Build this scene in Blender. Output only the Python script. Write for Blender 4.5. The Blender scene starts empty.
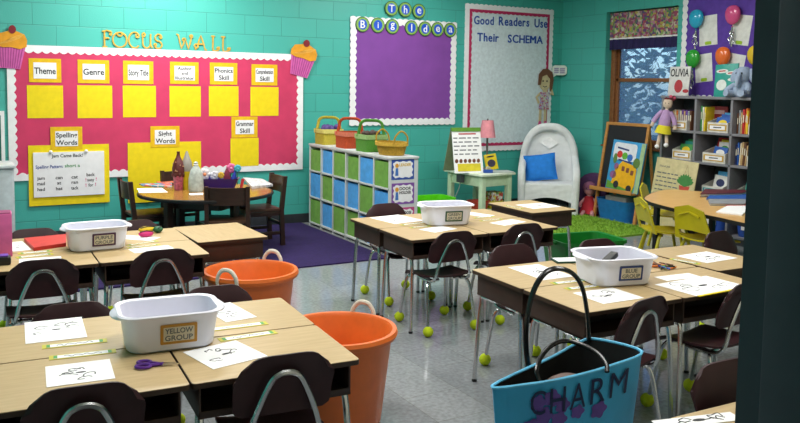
import bpy, bmesh, math, random
from mathutils import Vector, Matrix
random.seed(7)
R = math.radians
SC = bpy.context.scene
COL = SC.collection

# ------------------------------------------------------------------ camera
F, CY, PITCH, ROLL, YAW = 804.41406, 148.86078, .07884, -.01518, .52138
EYE = Vector((-7.11892, -8.17075, 1.52747))
fw = Vector((math.sin(YAW)*math.cos(PITCH), math.cos(YAW)*math.cos(PITCH), -math.sin(PITCH)))
rt0 = Vector((math.cos(YAW), -math.sin(YAW), 0)); dn0 = fw.cross(rt0)
rt = rt0*math.cos(ROLL) + dn0*math.sin(ROLL); dn = dn0*math.cos(ROLL) - rt0*math.sin(ROLL)
cd = bpy.data.cameras.new('camera'); cam = bpy.data.objects.new('camera', cd); COL.objects.link(cam)
m = Matrix((rt, -dn, -fw)).transposed().to_4x4(); m.translation = EYE
cam.matrix_world = m
cd.sensor_width = 36; cd.lens = F/800*36; cd.shift_y = -(211.5-CY)/800; cd.clip_start = .05
SC.camera = cam
def ray(u, v): return rt*((u-400)/F) + dn*((v-CY)/F) + fw
def onA(u, v, y=0):                     # point on the plane y = const seen at a photo position
    d = ray(u, v); return EYE + d*((y-EYE.y)/d.y)
def onB(u, v, x=0):
    d = ray(u, v); return EYE + d*((x-EYE.x)/d.x)
def onZ(u, v, z):
    d = ray(u, v); return EYE + d*((z-EYE.z)/d.z)

# ------------------------------------------------------------------ materials
def lin(h):
    h = h.lstrip('#'); c = [int(h[i:i+2], 16)/255 for i in (0, 2, 4)]
    return tuple(x/12.92 if x <= .04045 else ((x+.055)/1.055)**2.4 for x in c) + (1,)
MATS = {}
def mat(name, hexc, rough=.6, metal=0, var=.06, scale=18, bump=0, bscale=60, spec=.4, emit=None, kind='noise', hex2=None):
    if name in MATS: return MATS[name]
    M = bpy.data.materials.new(name); M.use_nodes = True; nt = M.node_tree; N = nt.nodes; L = nt.links
    b = N['Principled BSDF']; c = lin(hexc)
    b.inputs['Roughness'].default_value = rough; b.inputs['Metallic'].default_value = metal
    b.inputs['Specular IOR Level'].default_value = spec
    tc = N.new('ShaderNodeTexCoord')
    if kind == 'wood':
        mp = N.new('ShaderNodeMapping'); mp.inputs['Scale'].default_value = (2, 14, 14); L.new(tc.outputs['Object'], mp.inputs[0]); src = mp.outputs[0]
    elif kind == 'weave':
        src = tc.outputs['Object']
    else: src = tc.outputs['Object']
    nz = N.new('ShaderNodeTexNoise'); nz.inputs['Scale'].default_value = scale if kind != 'wood' else 4; nz.inputs['Detail'].default_value = 5
    L.new(src, nz.inputs['Vector'])
    rp = N.new('ShaderNodeValToRGB')
    c2 = lin(hex2) if hex2 else None
    lo = c2 if c2 else tuple(max(0, x*(1-var*2)) for x in c[:3])+(1,)
    hi = c if c2 else tuple(min(1, x*(1+var*2)) for x in c[:3])+(1,)
    rp.color_ramp.elements[0].color = lo; rp.color_ramp.elements[1].color = hi
    rp.color_ramp.elements[0].position = .3; rp.color_ramp.elements[1].position = .7
    L.new(nz.outputs['Fac'], rp.inputs[0]); L.new(rp.outputs[0], b.inputs['Base Color'])
    if bump:
        if kind == 'weave':
            w1 = N.new('ShaderNodeTexWave'); w1.inputs['Scale'].default_value = bscale; w1.bands_direction = 'X'
            w2 = N.new('ShaderNodeTexWave'); w2.inputs['Scale'].default_value = bscale; w2.bands_direction = 'Z'
            L.new(src, w1.inputs[0]); L.new(src, w2.inputs[0])
            ad = N.new('ShaderNodeMath'); ad.operation = 'ADD'; L.new(w1.outputs['Fac'], ad.inputs[0]); L.new(w2.outputs['Fac'], ad.inputs[1]); h = ad.outputs[0]
        else:
            n2 = N.new('ShaderNodeTexNoise'); n2.inputs['Scale'].default_value = bscale; L.new(src, n2.inputs['Vector']); h = n2.outputs['Fac']
        bp = N.new('ShaderNodeBump'); bp.inputs['Strength'].default_value = bump; bp.inputs['Distance'].default_value = .01
        L.new(h, bp.inputs['Height']); L.new(bp.outputs[0], b.inputs['Normal'])
    if emit:
        b.inputs['Emission Color'].default_value = lin(hexc); b.inputs['Emission Strength'].default_value = emit
    MATS[name] = M
    return M
def block_mat(name, hexc, swap):
    M = bpy.data.materials.new(name); M.use_nodes = True; nt = M.node_tree; N = nt.nodes; L = nt.links
    b = N['Principled BSDF']; b.inputs['Roughness'].default_value = .42
    tc = N.new('ShaderNodeTexCoord'); sp = N.new('ShaderNodeSeparateXYZ'); cb = N.new('ShaderNodeCombineXYZ')
    L.new(tc.outputs['Object'], sp.inputs[0])
    ad = N.new('ShaderNodeMath'); ad.operation = 'ADD'; ad.inputs[1].default_value = 40.64-.02 + (.0 if swap else 5.558-5.4864)
    L.new(sp.outputs['Y' if swap else 'X'], ad.inputs[0]); L.new(ad.outputs[0], cb.inputs[0]); L.new(sp.outputs['Z'], cb.inputs[1])
    br = N.new('ShaderNodeTexBrick'); br.offset = .5; br.inputs['Scale'].default_value = 1
    br.inputs['Brick Width'].default_value = .4064; br.inputs['Row Height'].default_value = .2032
    br.inputs['Mortar Size'].default_value = .0045; br.inputs['Mortar Smooth'].default_value = .5
    L.new(cb.outputs[0], br.inputs['Vector'])
    c = lin(hexc)
    br.inputs['Color1'].default_value = c; br.inputs['Color2'].default_value = tuple(x*.95 for x in c[:3])+(1,)
    br.inputs['Mortar'].default_value = tuple(x*.72 for x in c[:3])+(1,)
    nz = N.new('ShaderNodeTexNoise'); nz.inputs['Scale'].default_value = 90; L.new(tc.outputs['Object'], nz.inputs['Vector'])
    L.new(br.outputs['Color'], b.inputs['Base Color'])
    mx = N.new('ShaderNodeMath'); mx.operation = 'MULTIPLY_ADD'; mx.inputs[1].default_value = -1.0
    sc_ = N.new('ShaderNodeMath'); sc_.operation = 'MULTIPLY'; sc_.inputs[1].default_value = .25; L.new(nz.outputs['Fac'], sc_.inputs[0])
    L.new(br.outputs['Fac'], mx.inputs[0]); L.new(sc_.outputs[0], mx.inputs[2])
    bp = N.new('ShaderNodeBump'); bp.inputs['Strength'].default_value = .35; bp.inputs['Distance'].default_value = .01
    L.new(mx.outputs[0], bp.inputs['Height']); L.new(bp.outputs[0], b.inputs['Normal'])
    return M
def tile_mat():
    M = bpy.data.materials.new('vinyl floor tile'); M.use_nodes = True; nt = M.node_tree; N = nt.nodes; L = nt.links
    b = N['Principled BSDF']; b.inputs['Roughness'].default_value = .13; b.inputs['Specular IOR Level'].default_value = .6
    tc = N.new('ShaderNodeTexCoord'); br = N.new('ShaderNodeTexBrick'); br.offset = 0; br.inputs['Scale'].default_value = 1
    br.inputs['Brick Width'].default_value = .3048; br.inputs['Row Height'].default_value = .3048; br.inputs['Mortar Size'].default_value = .002
    br.inputs['Color1'].default_value = lin('989DA0'); br.inputs['Color2'].default_value = lin('8C9195'); br.inputs['Mortar'].default_value = lin('7D827F')
    L.new(tc.outputs['Object'], br.inputs['Vector'])
    nz = N.new('ShaderNodeTexNoise'); nz.inputs['Scale'].default_value = 45; nz.inputs['Detail'].default_value = 8; L.new(tc.outputs['Object'], nz.inputs['Vector'])
    rp = N.new('ShaderNodeValToRGB'); rp.color_ramp.elements[0].position = .35; rp.color_ramp.elements[1].position = .65
    rp.color_ramp.elements[0].color = (.62, .62, .62, 1); rp.color_ramp.elements[1].color = (1, 1, 1, 1); L.new(nz.outputs['Fac'], rp.inputs[0])
    mx = N.new('ShaderNodeMix'); mx.data_type = 'RGBA'; mx.blend_type = 'MULTIPLY'; mx.inputs[0].default_value = .7
    L.new(br.outputs['Color'], mx.inputs[6]); L.new(rp.outputs[0], mx.inputs[7]); L.new(mx.outputs[2], b.inputs['Base Color'])
    return M
def multi_mat(name, cols, scale, rough=.8, smooth=False):
    M = bpy.data.materials.new(name); M.use_nodes = True; nt = M.node_tree; N = nt.nodes; L = nt.links
    b = N['Principled BSDF']; b.inputs['Roughness'].default_value = rough
    tc = N.new('ShaderNodeTexCoord'); v = N.new('ShaderNodeTexVoronoi'); v.inputs['Scale'].default_value = scale
    L.new(tc.outputs['Object'], v.inputs['Vector']); sp = N.new('ShaderNodeSeparateColor'); L.new(v.outputs['Color'], sp.inputs[0])
    rp = N.new('ShaderNodeValToRGB'); rp.color_ramp.interpolation = 'CONSTANT'
    el = rp.color_ramp.elements
    for i, c in enumerate(cols):
        e = el[i] if i < 2 else el.new(i/len(cols)); e.position = i/len(cols); e.color = lin(c)
    L.new(sp.outputs[0], rp.inputs[0]); L.new(rp.outputs[0], b.inputs['Base Color'])
    return M
def glass_mat():
    # pane: clear glass, faint reflection, bluish haze mixed into the shader to soften contrast
    M = bpy.data.materials.new('hazed window glass'); M.use_nodes = True; nt = M.node_tree; N = nt.nodes; L = nt.links
    o = N['Material Output']; t = N.new('ShaderNodeBsdfTransparent'); t.inputs[0].default_value = (.66, .80, .95, 1)
    d = N.new('ShaderNodeBsdfTranslucent'); d.inputs[0].default_value = (.30, .42, .56, 1)
    m0 = N.new('ShaderNodeMixShader'); m0.inputs[0].default_value = .36; L.new(t.outputs[0], m0.inputs[1]); L.new(d.outputs[0], m0.inputs[2])
    g = N.new('ShaderNodeBsdfGlossy'); g.inputs['Roughness'].default_value = .03; mx = N.new('ShaderNodeMixShader'); fr = N.new('ShaderNodeFresnel'); fr.inputs[0].default_value = 1.3
    L.new(fr.outputs[0], mx.inputs[0]); L.new(m0.outputs[0], mx.inputs[1]); L.new(g.outputs[0], mx.inputs[2]); L.new(mx.outputs[0], o.inputs[0])
    return M

# ------------------------------------------------------------------ mesh builder
TXT = {}
def text_geo(s, off=.0):
    key = (s, off)
    if key not in TXT:
        cu = bpy.data.curves.new('lettering', 'FONT'); cu.body = s; cu.size = 1; cu.resolution_u = 3; cu.offset = off
        ob = bpy.data.objects.new('lettering', cu); me = bpy.data.meshes.new_from_object(ob)
        vs = [v.co.copy() for v in me.vertices]; fs = [tuple(p.vertices) for p in me.polygons]
        bpy.data.objects.remove(ob); bpy.data.curves.remove(cu); bpy.data.meshes.remove(me)
        TXT[key] = (vs, fs)
    return TXT[key]
def cr(pts, n=6, closed=False):
    P = [Vector(p) for p in pts]; out = []; N = len(P)
    for i in range(N if closed else N-1):
        if closed: a, b, c, d = P[(i-1) % N], P[i], P[(i+1) % N], P[(i+2) % N]
        else: a, b, c, d = P[max(i-1, 0)], P[i], P[i+1], P[min(i+2, N-1)]
        for k in range(n):
            t = k/n
            out.append(.5*((2*b)+(c-a)*t+(2*a-5*b+4*c-d)*t*t+(3*b-a-3*c+d)*t**3))
    if not closed: out.append(P[-1])
    return out
def rrect(w, d, r, n=4, cx=0, cy=0):
    o = []
    for sx, sy, a0 in ((1, 1, 0), (-1, 1, 90), (-1, -1, 180), (1, -1, 270)):
        for k in range(n+1):
            a = R(a0+90*k/n); o.append((cx+sx*(w/2-r)+r*math.cos(a), cy+sy*(d/2-r)+r*math.sin(a)))
    return o
def ell(cx, cy, rx, ry, n=24, a0=0, a1=360):
    full = abs(a1-a0) >= 360
    return [(cx+rx*math.cos(R(a0+(a1-a0)*k/(n if full else n-1))), cy+ry*math.sin(R(a0+(a1-a0)*k/(n if full else n-1)))) for k in range(n)]
class MB:
    def __init__(s): s.bm = bmesh.new()
    def _f(s, vs, smooth=False):
        try: f = s.bm.faces.new(vs); f.smooth = smooth; return f
        except ValueError: return None
    def box(s, cx, cy, cz, sx, sy, sz, bev=0, rot=None):
        M = Matrix.Translation((cx, cy, cz))
        if rot: M = M @ Matrix.Rotation(rot[2], 4, 'Z') @ Matrix.Rotation(rot[1], 4, 'Y') @ Matrix.Rotation(rot[0], 4, 'X')
        M = M @ Matrix.Diagonal((sx, sy, sz, 1))
        g = bmesh.ops.create_cube(s.bm, size=1, matrix=M)
        if bev:
            ed = list({e for v in g['verts'] for e in v.link_edges})
            bmesh.ops.bevel(s.bm, geom=ed, offset=bev, segments=2, affect='EDGES', profile=.6)
        return s
    def prism(s, pts, a, b, plane='xy', smooth=False):
        # polygon extruded between a and b along the axis missing from `plane`
        def P(p, h): return (p[0], p[1], h) if plane == 'xy' else ((p[0], h, p[1]) if plane == 'xz' else (h, p[0], p[1]))
        A = [s.bm.verts.new(P(p, a)) for p in pts]; B = [s.bm.verts.new(P(p, b)) for p in pts]; n = len(pts)
        s._f(A[::-1]); s._f(B)
        for i in range(n): s._f([A[i], A[(i+1) % n], B[(i+1) % n], B[i]], smooth)
        return s
    def ring(s, outer, inner, a, b, plane='xy'):
        def P(p, h): return (p[0], p[1], h) if plane == 'xy' else (p[0], h, p[1])
        O = [[s.bm.verts.new(P(p, h)) for p in outer] for h in (a, b)]; I = [[s.bm.verts.new(P(p, h)) for p in inner] for h in (a, b)]; n = len(outer)
        for i in range(n):
            j = (i+1) % n
            s._f([O[0][i], O[0][j], O[1][j], O[1][i]]); s._f([I[0][j], I[0][i], I[1][i], I[1][j]])
            s._f([O[1][i], O[1][j], I[1][j], I[1][i]]); s._f([O[0][j], O[0][i], I[0][i], I[0][j]])
        return s
    def tube(s, pts, r, n=8, closed=False, flat=1):
        P = [Vector(p) for p in pts]; N = len(P); rad = r if isinstance(r, (list, tuple)) else [r]*N
        up = None; rings = []
        for i in range(N):
            t = (P[(i+1) % N]-P[i-1]) if closed else (P[min(i+1, N-1)]-P[max(i-1, 0)])
            t = t.normalized() if t.length > 1e-9 else Vector((0, 0, 1))
            if up is None:
                up = Vector((0, 0, 1)) if abs(t.z) < .9 else Vector((1, 0, 0))
            up = (up - t*up.dot(t)); up = up.normalized() if up.length > 1e-6 else t.orthogonal().normalized()
            si = t.cross(up)
            rings.append([s.bm.verts.new(P[i]+(si*math.cos(2*math.pi*k/n)*flat+up*math.sin(2*math.pi*k/n))*rad[i]) for k in range(n)])
        for i in range(N if closed else N-1):
            a, b = rings[i], rings[(i+1) % N]
            for k in range(n): s._f([a[k], a[(k+1) % n], b[(k+1) % n], b[k]], True)
        if not closed: s._f(rings[0][::-1]); s._f(rings[-1])
        return s
    def lathe(s, prof, n=24, c=(0, 0, 0), sx=1, sy=1, cap=True):
        rs = []
        for r, z in prof:
            rs.append([s.bm.verts.new((c[0]+r*sx*math.cos(2*math.pi*k/n), c[1]+r*sy*math.sin(2*math.pi*k/n), c[2]+z)) for k in range(n)])
        for a, b in zip(rs, rs[1:]):
            for k in range(n): s._f([a[k], a[(k+1) % n], b[(k+1) % n], b[k]], True)
        if cap: s._f(rs[0][::-1]); s._f(rs[-1])
        return s
    def loft(s, loops, cap0=True, cap1=True, smooth=False):
        rs = [[s.bm.verts.new(p) for p in l] for l in loops]; n = len(rs[0])
        for a, b in zip(rs, rs[1:]):
            for k in range(n): s._f([a[k], a[(k+1) % n], b[(k+1) % n], b[k]], smooth)
        if cap0: s._f(rs[0][::-1])
        if cap1: s._f(rs[-1])
        return s
    def ball(s, c, r, n=12, rot=None):
        rr = r if isinstance(r, (tuple, list)) else (r, r, r)
        M = Matrix.Translation(c)
        if rot: M = M @ Matrix.Rotation(rot[2], 4, 'Z') @ Matrix.Rotation(rot[1], 4, 'Y') @ Matrix.Rotation(rot[0], 4, 'X')
        M = M @ Matrix.Diagonal((*rr, 1))
        g = bmesh.ops.create_uvsphere(s.bm, u_segments=n, v_segments=max(6, n*2//3), radius=1, matrix=M)
        for v in g['verts']:
            for f in v.link_faces: f.smooth = True
        return s
    def shell(s, fn, nu, nv, off, smooth=True):
        off = Vector(off)
        A = [[Vector(fn(i/nu, j/nv)) for j in range(nv+1)] for i in range(nu+1)]
        T = [[s.bm.verts.new(p) for p in r] for r in A]; B = [[s.bm.verts.new(p+off) for p in r] for r in A]
        for i in range(nu):
            for j in range(nv):
                s._f([T[i][j], T[i+1][j], T[i+1][j+1], T[i][j+1]], smooth); s._f([B[i][j+1], B[i+1][j+1], B[i+1][j], B[i][j]], smooth)
        for i in range(nu):
            s._f([T[i+1][0], T[i][0], B[i][0], B[i+1][0]]); s._f([T[i][nv], T[i+1][nv], B[i+1][nv], B[i][nv]])
        for j in range(nv):
            s._f([T[0][j], T[0][j+1], B[0][j+1], B[0][j]]); s._f([T[nu][j+1], T[nu][j], B[nu][j], B[nu][j+1]])
        return s
    def ribbon(s, pts, w, y0, y1, plane='xz'):
        # flat stroke of width w (number or list) in a plane
        P = [Vector((p[0], p[1])) for p in pts]; N = len(P); W = w if isinstance(w, (list, tuple)) else [w]*N
        Lp, Rp = [], []
        for i in range(N):
            t = P[min(i+1, N-1)]-P[max(i-1, 0)]; t = t.normalized() if t.length > 1e-9 else Vector((1, 0)); nn = Vector((-t.y, t.x))
            Lp.append(P[i]+nn*W[i]/2); Rp.append(P[i]-nn*W[i]/2)
        def Q(p, h): return (p.x, h, p.y) if plane == 'xz' else (p.x, p.y, h)
        V = [[s.bm.verts.new(Q(p, h)) for p in (Lp[i], Rp[i]) for h in (y0, y1)] for i in range(N)]
        for i in range(N-1):
            a, c = V[i], V[i+1]
            s._f([a[1], a[3], c[3], c[1]]); s._f([a[2], a[0], c[0], c[2]]); s._f([a[0], a[1], c[1], c[0]]); s._f([a[3], a[2], c[2], c[3]])
        s._f([V[0][0], V[0][2], V[0][3], V[0][1]]); s._f([V[-1][1], V[-1][3], V[-1][2], V[-1][0]])
        return s
    def text(s, st, cx, cz, w, h, y, depth=.002, plane='xz', keep=False, rot=0, off=.012):
        vs, fs = text_geo(st, off)
        if not vs: return s
        x0 = min(v.x for v in vs); x1 = max(v.x for v in vs); y0 = min(v.y for v in vs); y1 = max(v.y for v in vs)
        kx = w/(x1-x0) if w else h/(y1-y0); ky = h/(y1-y0) if h else kx
        if keep: kx = ky = min(kx, ky)
        ca, sa = math.cos(rot), math.sin(rot)
        def P(v, d):
            a, b = (v.x-(x0+x1)/2)*kx, (v.y-(y0+y1)/2)*ky; a, b = a*ca-b*sa, a*sa+b*ca
            return (cx+a, y-d, cz+b) if plane == 'xz' else (cx+a, cz+b, y+d)
        A = [s.bm.verts.new(P(v, depth)) for v in vs]; B = [s.bm.verts.new(P(v, 0)) for v in vs]
        from collections import Counter
        ec = Counter()
        for f in fs:
            s._f([A[i] for i in f])
            for a, b in zip(f, f[1:]+f[:1]): ec[(a, b)] += 1
        for (a, b) in ec:
            if (b, a) not in ec: s._f([A[b], A[a], B[a], B[b]])
        return s
    def line(s, st, cx, cz, maxw, cap, y, off=.02):
        vs, fs = text_geo(st, off)
        x0 = min(v.x for v in vs); x1 = max(v.x for v in vs); y0 = min(v.y for v in vs); y1 = max(v.y for v in vs)
        ky = cap/.72; kx = min(ky*1.08, maxw/(x1-x0))
        return s.text(st, cx, cz+((y0+y1)/2-.36)*ky, (x1-x0)*kx, (y1-y0)*ky, y, .0008, off=off)
    def build(s, name, m, parent=None, loc=None, rz=0, recalc=True):
        if recalc: bmesh.ops.recalc_face_normals(s.bm, faces=s.bm.faces[:])
        me = bpy.data.meshes.new(name); s.bm.to_mesh(me); s.bm.free()
        me.set_sharp_from_angle(angle=R(42))
        ms = m if isinstance(m, (list, tuple)) else [m]
        for q in ms: me.materials.append(q)
        o = bpy.data.objects.new(name, me); COL.objects.link(o)
        if parent: o.parent = parent
        if loc is not None: o.location = loc
        if rz: o.rotation_euler = (0, 0, rz)
        return o
USED = {}
def tag(o, label, cat, group=None, kind=None):
    if label:
        if label in USED and not group: print('DUP LABEL', label)
        USED[label] = 1; o['label'] = label
    if cat: o['category'] = cat
    if group: o['group'] = group
    if kind: o['kind'] = kind
    return o
def thing(name, label, cat, loc=(0, 0, 0), rz=0, group=None, rot=None):
    o = bpy.data.objects.new(name, None); o.empty_display_size = .05; COL.objects.link(o)
    o.location = loc; o.rotation_euler = rot if rot else (0, 0, rz)
    return tag(o, label, cat, group)
def struct(o): o['kind'] = 'structure'; return o
def dup(root, loc, rz, label=None, group=None):
    r = root.copy(); COL.objects.link(r); r.location = loc; r.rotation_euler = (0, 0, rz)
    if label: tag(r, label, None)
    if group: r['group'] = group
    for ch in list(root.children):
        c = ch.copy(); COL.objects.link(c); c.parent = r
        for g in list(ch.children):
            d = g.copy(); COL.objects.link(d); d.parent = c
    return r
ORD = ['first', 'second', 'third', 'fourth', 'fifth', 'sixth', 'seventh', 'eighth', 'ninth', 'tenth', 'eleventh', 'twelfth', 'thirteenth', 'fourteenth']

# palette
teal = block_mat('teal painted block', '44AA9E', False); teal2 = block_mat('teal painted block side', '44AA9E', True)
cream = mat('cream paint', 'C9C4B2', .7); ceil_m = mat('ceiling tile', 'CFCFC8', .9, bump=.2)
pinkpaper = mat('pink paper', 'C4365F', .75, var=.04, scale=6); yellowpaper = mat('yellow paper', 'E4CB0A', .7, var=.03)
goldcard = mat('gold card', 'DDB20E', .7, var=.05); white = mat('white card', 'E6E6E8', .6, var=.02); paper = mat('white paper', 'F2F2F2', .7, var=.01)
purplepaper = mat('purple paper', '7B4297', .75, var=.04, scale=5); palepaper = mat('pale blue paper', 'CBD8DD', .75, var=.05, scale=30)
magenta = mat('magenta trim', 'B02858', .7); ink = mat('dark ink', '26282C', .6); inkblue = mat('blue ink', '1D3F8C', .6); inkgreen = mat('green ink', '2F8A4A', .6); inkpink = mat('pink ink', 'D64A8A', .6); inkgrey = mat('grey ink', '5B5F62', .7)
darkplastic = mat('maroon plastic', '341A1E', .42, var=.08, spec=.3)
chrome = mat('chrome', 'C9CBCD', .22, 1, var=.02); steelbrown = mat('brown leg enamel', '6B605A', .3, .7)
tennis = mat('tennis ball felt', 'B9CC1E', .95, bump=.4, bscale=300)
oak = mat('oak laminate', 'BFA67A', .42, kind='wood', hex2='B1976C'); edge = mat('dark edge band', '3B2A1E', .5)
deskbrown = mat('brown desk box', '3A2820', .5, var=.08); black = mat('black', '151516', .45); blackin = mat('black desk interior', '1A1A1B', .6)
binwhite = mat('white plastic bin', 'DCDCE8', .35, var=.01)
orange = mat('orange plastic', 'DE6C28', .42, var=.03); rope = mat('white rope', 'D9D2C4', .8, bump=.5, bscale=150)
darkwood = mat('dark walnut', '38231A', .4, kind='wood', hex2='2A1912'); warmwood = mat('warm tabletop', 'A2743A', .22, kind='wood', hex2='8A5E2B')
pine = mat('pine wood', 'C08A4A', .5, kind='wood', hex2='AC7638'); brownframe = mat('brown window wood', '8A5A34', .5, kind='wood', hex2='744828')
maple = mat('maple laminate', 'D9AE6E', .3, kind='wood', hex2='CB9C58')
yplastic = mat('yellow plastic', 'BCAE18', .35, var=.03); ylegs = mat('yellow leg enamel', 'B4AB22', .35)
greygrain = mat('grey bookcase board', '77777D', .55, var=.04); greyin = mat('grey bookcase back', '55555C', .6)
wicker = mat('white wicker', 'F0F4F4', .6, var=.02, bump=.6, bscale=22, kind='weave'); bluecloth = mat('blue cushion cloth', '1C78CF', .8, bump=.2, bscale=150)
sage = mat('sage green paint', 'BAD0B0', .45, var=.03); limep = mat('lime plastic', '57C614', .4); greenp = mat('green plastic', '15762A', .4, var=.04)
gfab = mat('green fabric bin', '6C9E46', .85, bump=.2, bscale=200); bfab = mat('blue fabric bin', '4A9BDE', .85, bump=.2, bscale=200)
whitelam = mat('white laminate', 'C2C7C7', .5, var=.02); darkgrey = mat('dark grey', '3C3E42', .6)
purplerug = mat('purple carpet', '26144C', .98, var=.12, scale=40, bump=.6, bscale=250); greenrug = mat('green shag', '8CB53C', .98, hex2='6C9A2C', scale=60, bump=1, bscale=120)
navyjamb = mat('navy steel frame', '52525F', .5, var=.03)
def C(n, h, r=.55, **k): return mat(n, h, r, **k)
col = {k: C(k, h) for k, h in dict(red='B3222A', blue='2457A6', sky='4FA5D6', green='3E8F4B', yellow='E3C62A', orange_='D9752B', purple='5E3A8C', white_='DDDDD8', tan='B99868', maroon='5E1B2C', tealc='2B9C8E', pinkc='D9739B', brown='5A3826', greyc='8B8F94', navy='25305C', beige='D8CDAE', gold='B58A2C', skin='D9B08C', lilac='A983B8').items()}

# ------------------------------------------------------------------ room shell
def slab(name, x0, x1, y0, y1, z0, z1, m):
    b = MB(); b.box((x0+x1)/2, (y0+y1)/2, (z0+z1)/2, x1-x0, y1-y0, z1-z0); return struct(b.build(name, m))
XL, YF, H = -8.4, -7.50, 3.0
slab('floor', XL-.2, .2, -10.2, .2, -.1, 0, tile_mat())
slab('ceiling', XL-.2, .2, -10.2, .2, H, H+.1, ceil_m)
slab('wall_back', XL-.2, .2, 0, .2, 0, H, teal)
slab('wall_left', XL-.2, XL, -7.66, 0, 0, H, teal2)
WY0, WY1, WZ0, WZ1 = -1.905, -.80, .82, 2.455      # window opening
b = MB()
for (y0, y1, z0, z1) in ((-7.66, WY0, 0, H), (WY1, .0, 0, H), (WY0, WY1, 0, WZ0), (WY0, WY1, WZ1, H)):
    b.box(.1, (y0+y1)/2, (z0+z1)/2, .2, y1-y0, z1-z0)
struct(b.build('wall_right', teal2))
DX0, DX1 = -7.17, -6.2145
b = MB(); b.box((XL+DX0)/2, -7.58, H/2, DX0-XL, .16, H); b.box(DX1/2+.075, -7.58, H/2, -DX1-.15, .16, H); b.box((DX0+DX1)/2, -7.58, (2.35+H)/2, DX1-DX0+.3, .16, H-2.35)
struct(b.build('wall_front', cream))
b = MB()
b.box(DX1+.075, -7.58, 1.175, .15, .165, 2.35); b.box(DX1-.006, -7.60, 1.175, .014, .12, 2.35, .003)
b.box(DX0-.05, -7.58, 1.175, .1, .165, 2.35); b.box((DX0+DX1)/2, -7.58, 2.3, DX1-DX0, .165, .1)
struct(b.build('trim_1', navyjamb))
slab('wall_corridor', XL-.2, .2, -10.2, -10.0, 0, H, cream); slab('wall_corridor_left', XL-.2, XL, -10.2, -7.66, 0, H, cream); slab('wall_corridor_right', 0, .2, -10.2, -7.66, 0, H, cream)
basem = mat('black vinyl baseboard', '2C2F33', .45)
b = MB(); b.box(XL/2, -.006, .05, -XL, .012, .1, .003); struct(b.build('baseboard_back', basem))
b = MB(); b.box(-.006, -3.75, .05, .012, 7.5, .1, .003); struct(b.build('baseboard_right', basem))

# window
root = thing('window_1', None, None); struct(root)
wx = .12
b = MB(); w = WY1-WY0; ym = (WY0+WY1)/2
for y in (WY0+.035, WY1-.035): b.box(wx+.03, y, (WZ0+WZ1)/2, .10, .07, WZ1-WZ0, .006)
for z in (WZ0+.035, WZ1-.035): b.box(wx+.03, ym, z, .10, w, .07, .006)
b.build('frame', brownframe, root)
zm = onB(640, 80, wx).z
b = MB()
for z0, z1, dx in ((WZ0+.07, zm+.02, .0), (zm-.02, WZ1-.07, .025)):
    for y in (WY0+.09, WY1-.09): b.box(wx+.02+dx, y, (z0+z1)/2, .03, .05, z1-z0, .004)
    for z in (z0+.02, z1-.02): b.box(wx+.02+dx, ym, z, .03, w-.14, .042, .004)
b.build('sash', brownframe, root)
gl = glass_mat()
b = MB(); b.box(wx+.03, ym, (WZ0+WZ1)/2, .005, w-.2, WZ1-WZ0-.18); b.build('pane', gl, root)
b = MB(); b.box(.04, ym, WZ0+.01, .14, w, .02, .004); b.build('window_sill', brownframe, root)
# valance
val = thing('valance', 'flowered gathered valance with navy hem at the top of the window', 'curtain', (.05, ym, 2.0))
flor = multi_mat('flower print cloth', ['9C4458', '7E9A58', 'B9B49A', '5E4470', 'A87888', 'A89C4A', '4A7658', '8A4662'], 38)
def pleat(z0, z1, wob, ph=0, flare=0):
    def fn(u, v):
        y = (w/2-.02)*(1-2*u); z = z0+(z1-z0)*v
        return (-.01+wob*math.sin(u*58+ph)+wob*.6*math.sin(u*23+1)-flare*(1-v), y, z)
    return fn
b = MB(); b.shell(pleat(.13, .44, .012), 90, 4, (.006, 0, 0)); b.build('flowered_cloth', flor, val)
b = MB(); b.shell(pleat(.0, .13, .012), 90, 3, (.006, 0, 0)); b.build('navy_hem', C('navy cloth', '221C4A', .85), val)
b = MB(); b.shell(lambda u, v: (lambda p: (p[0]-.003, p[1], .122+.016*v))(pleat(.0, .13, .012)(u, v)), 90, 1, (.012, 0, 0)); b.build('white_piping', white, val)
b = MB(); b.tube([(.02, -w/2+.005, .435), (.02, w/2-.005, .435)], .008); b.build('rod', C('dark rod', '2E2A28', .4), val)

# outside: ground and trees
gm = mat('outside grass', '40502A', .95); b = MB(); b.box(9, 4, -.35, 17.5, 30, .1); struct(b.build('outside_ground', gm))
leafm = mat('leaves', '66805A', .7, hex2='41584A', scale=3); bark = mat('bark', '3E2F22', .9, bump=.6)
def tree(x, y, h, seed, label, n):
    rnd = random.Random(seed); t = thing('tree', label, 'tree', (x, y, -.3), 0, None)
    b = MB(); b.tube(cr([(0, 0, 0), (.05, .03, h*.3), (-.04, .05, h*.6), (0, 0, h*.9)], 4), [.16*(1-i/16) for i in range(13)], 8)
    for k in range(6):
        a = rnd.uniform(0, 6.3); z = h*rnd.uniform(.25, .7); b.tube([(0, 0, z), (math.cos(a)*.6, math.sin(a)*.6, z+.35), (math.cos(a)*1.1, math.sin(a)*1.1, z+.5)], [.05, .035, .02], 6)
    b.build('trunk', bark, t)
    b = MB()
    for k in range(n):
        a = rnd.uniform(0, 6.283); q = rnd.random()**.5; z = rnd.uniform(.1, 1.05); rr = 1.7*math.sin(min(1, z)*2.6+.4)*q
        c = Vector((rr*math.cos(a), rr*math.sin(a), h*z)); d = Vector((rnd.gauss(0, 1), rnd.gauss(0, 1), rnd.gauss(0, 1))).normalized(); e = d.orthogonal().normalized()
        s1 = rnd.uniform(.09, .19); 
        vs = [b.bm.verts.new(c+d*s1), b.bm.verts.new(c+e*s1*.45), b.bm.verts.new(c-d*s1), b.bm.verts.new(c-e*s1*.45)]; b._f(vs)
    b.build('foliage', leafm, t)
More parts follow.
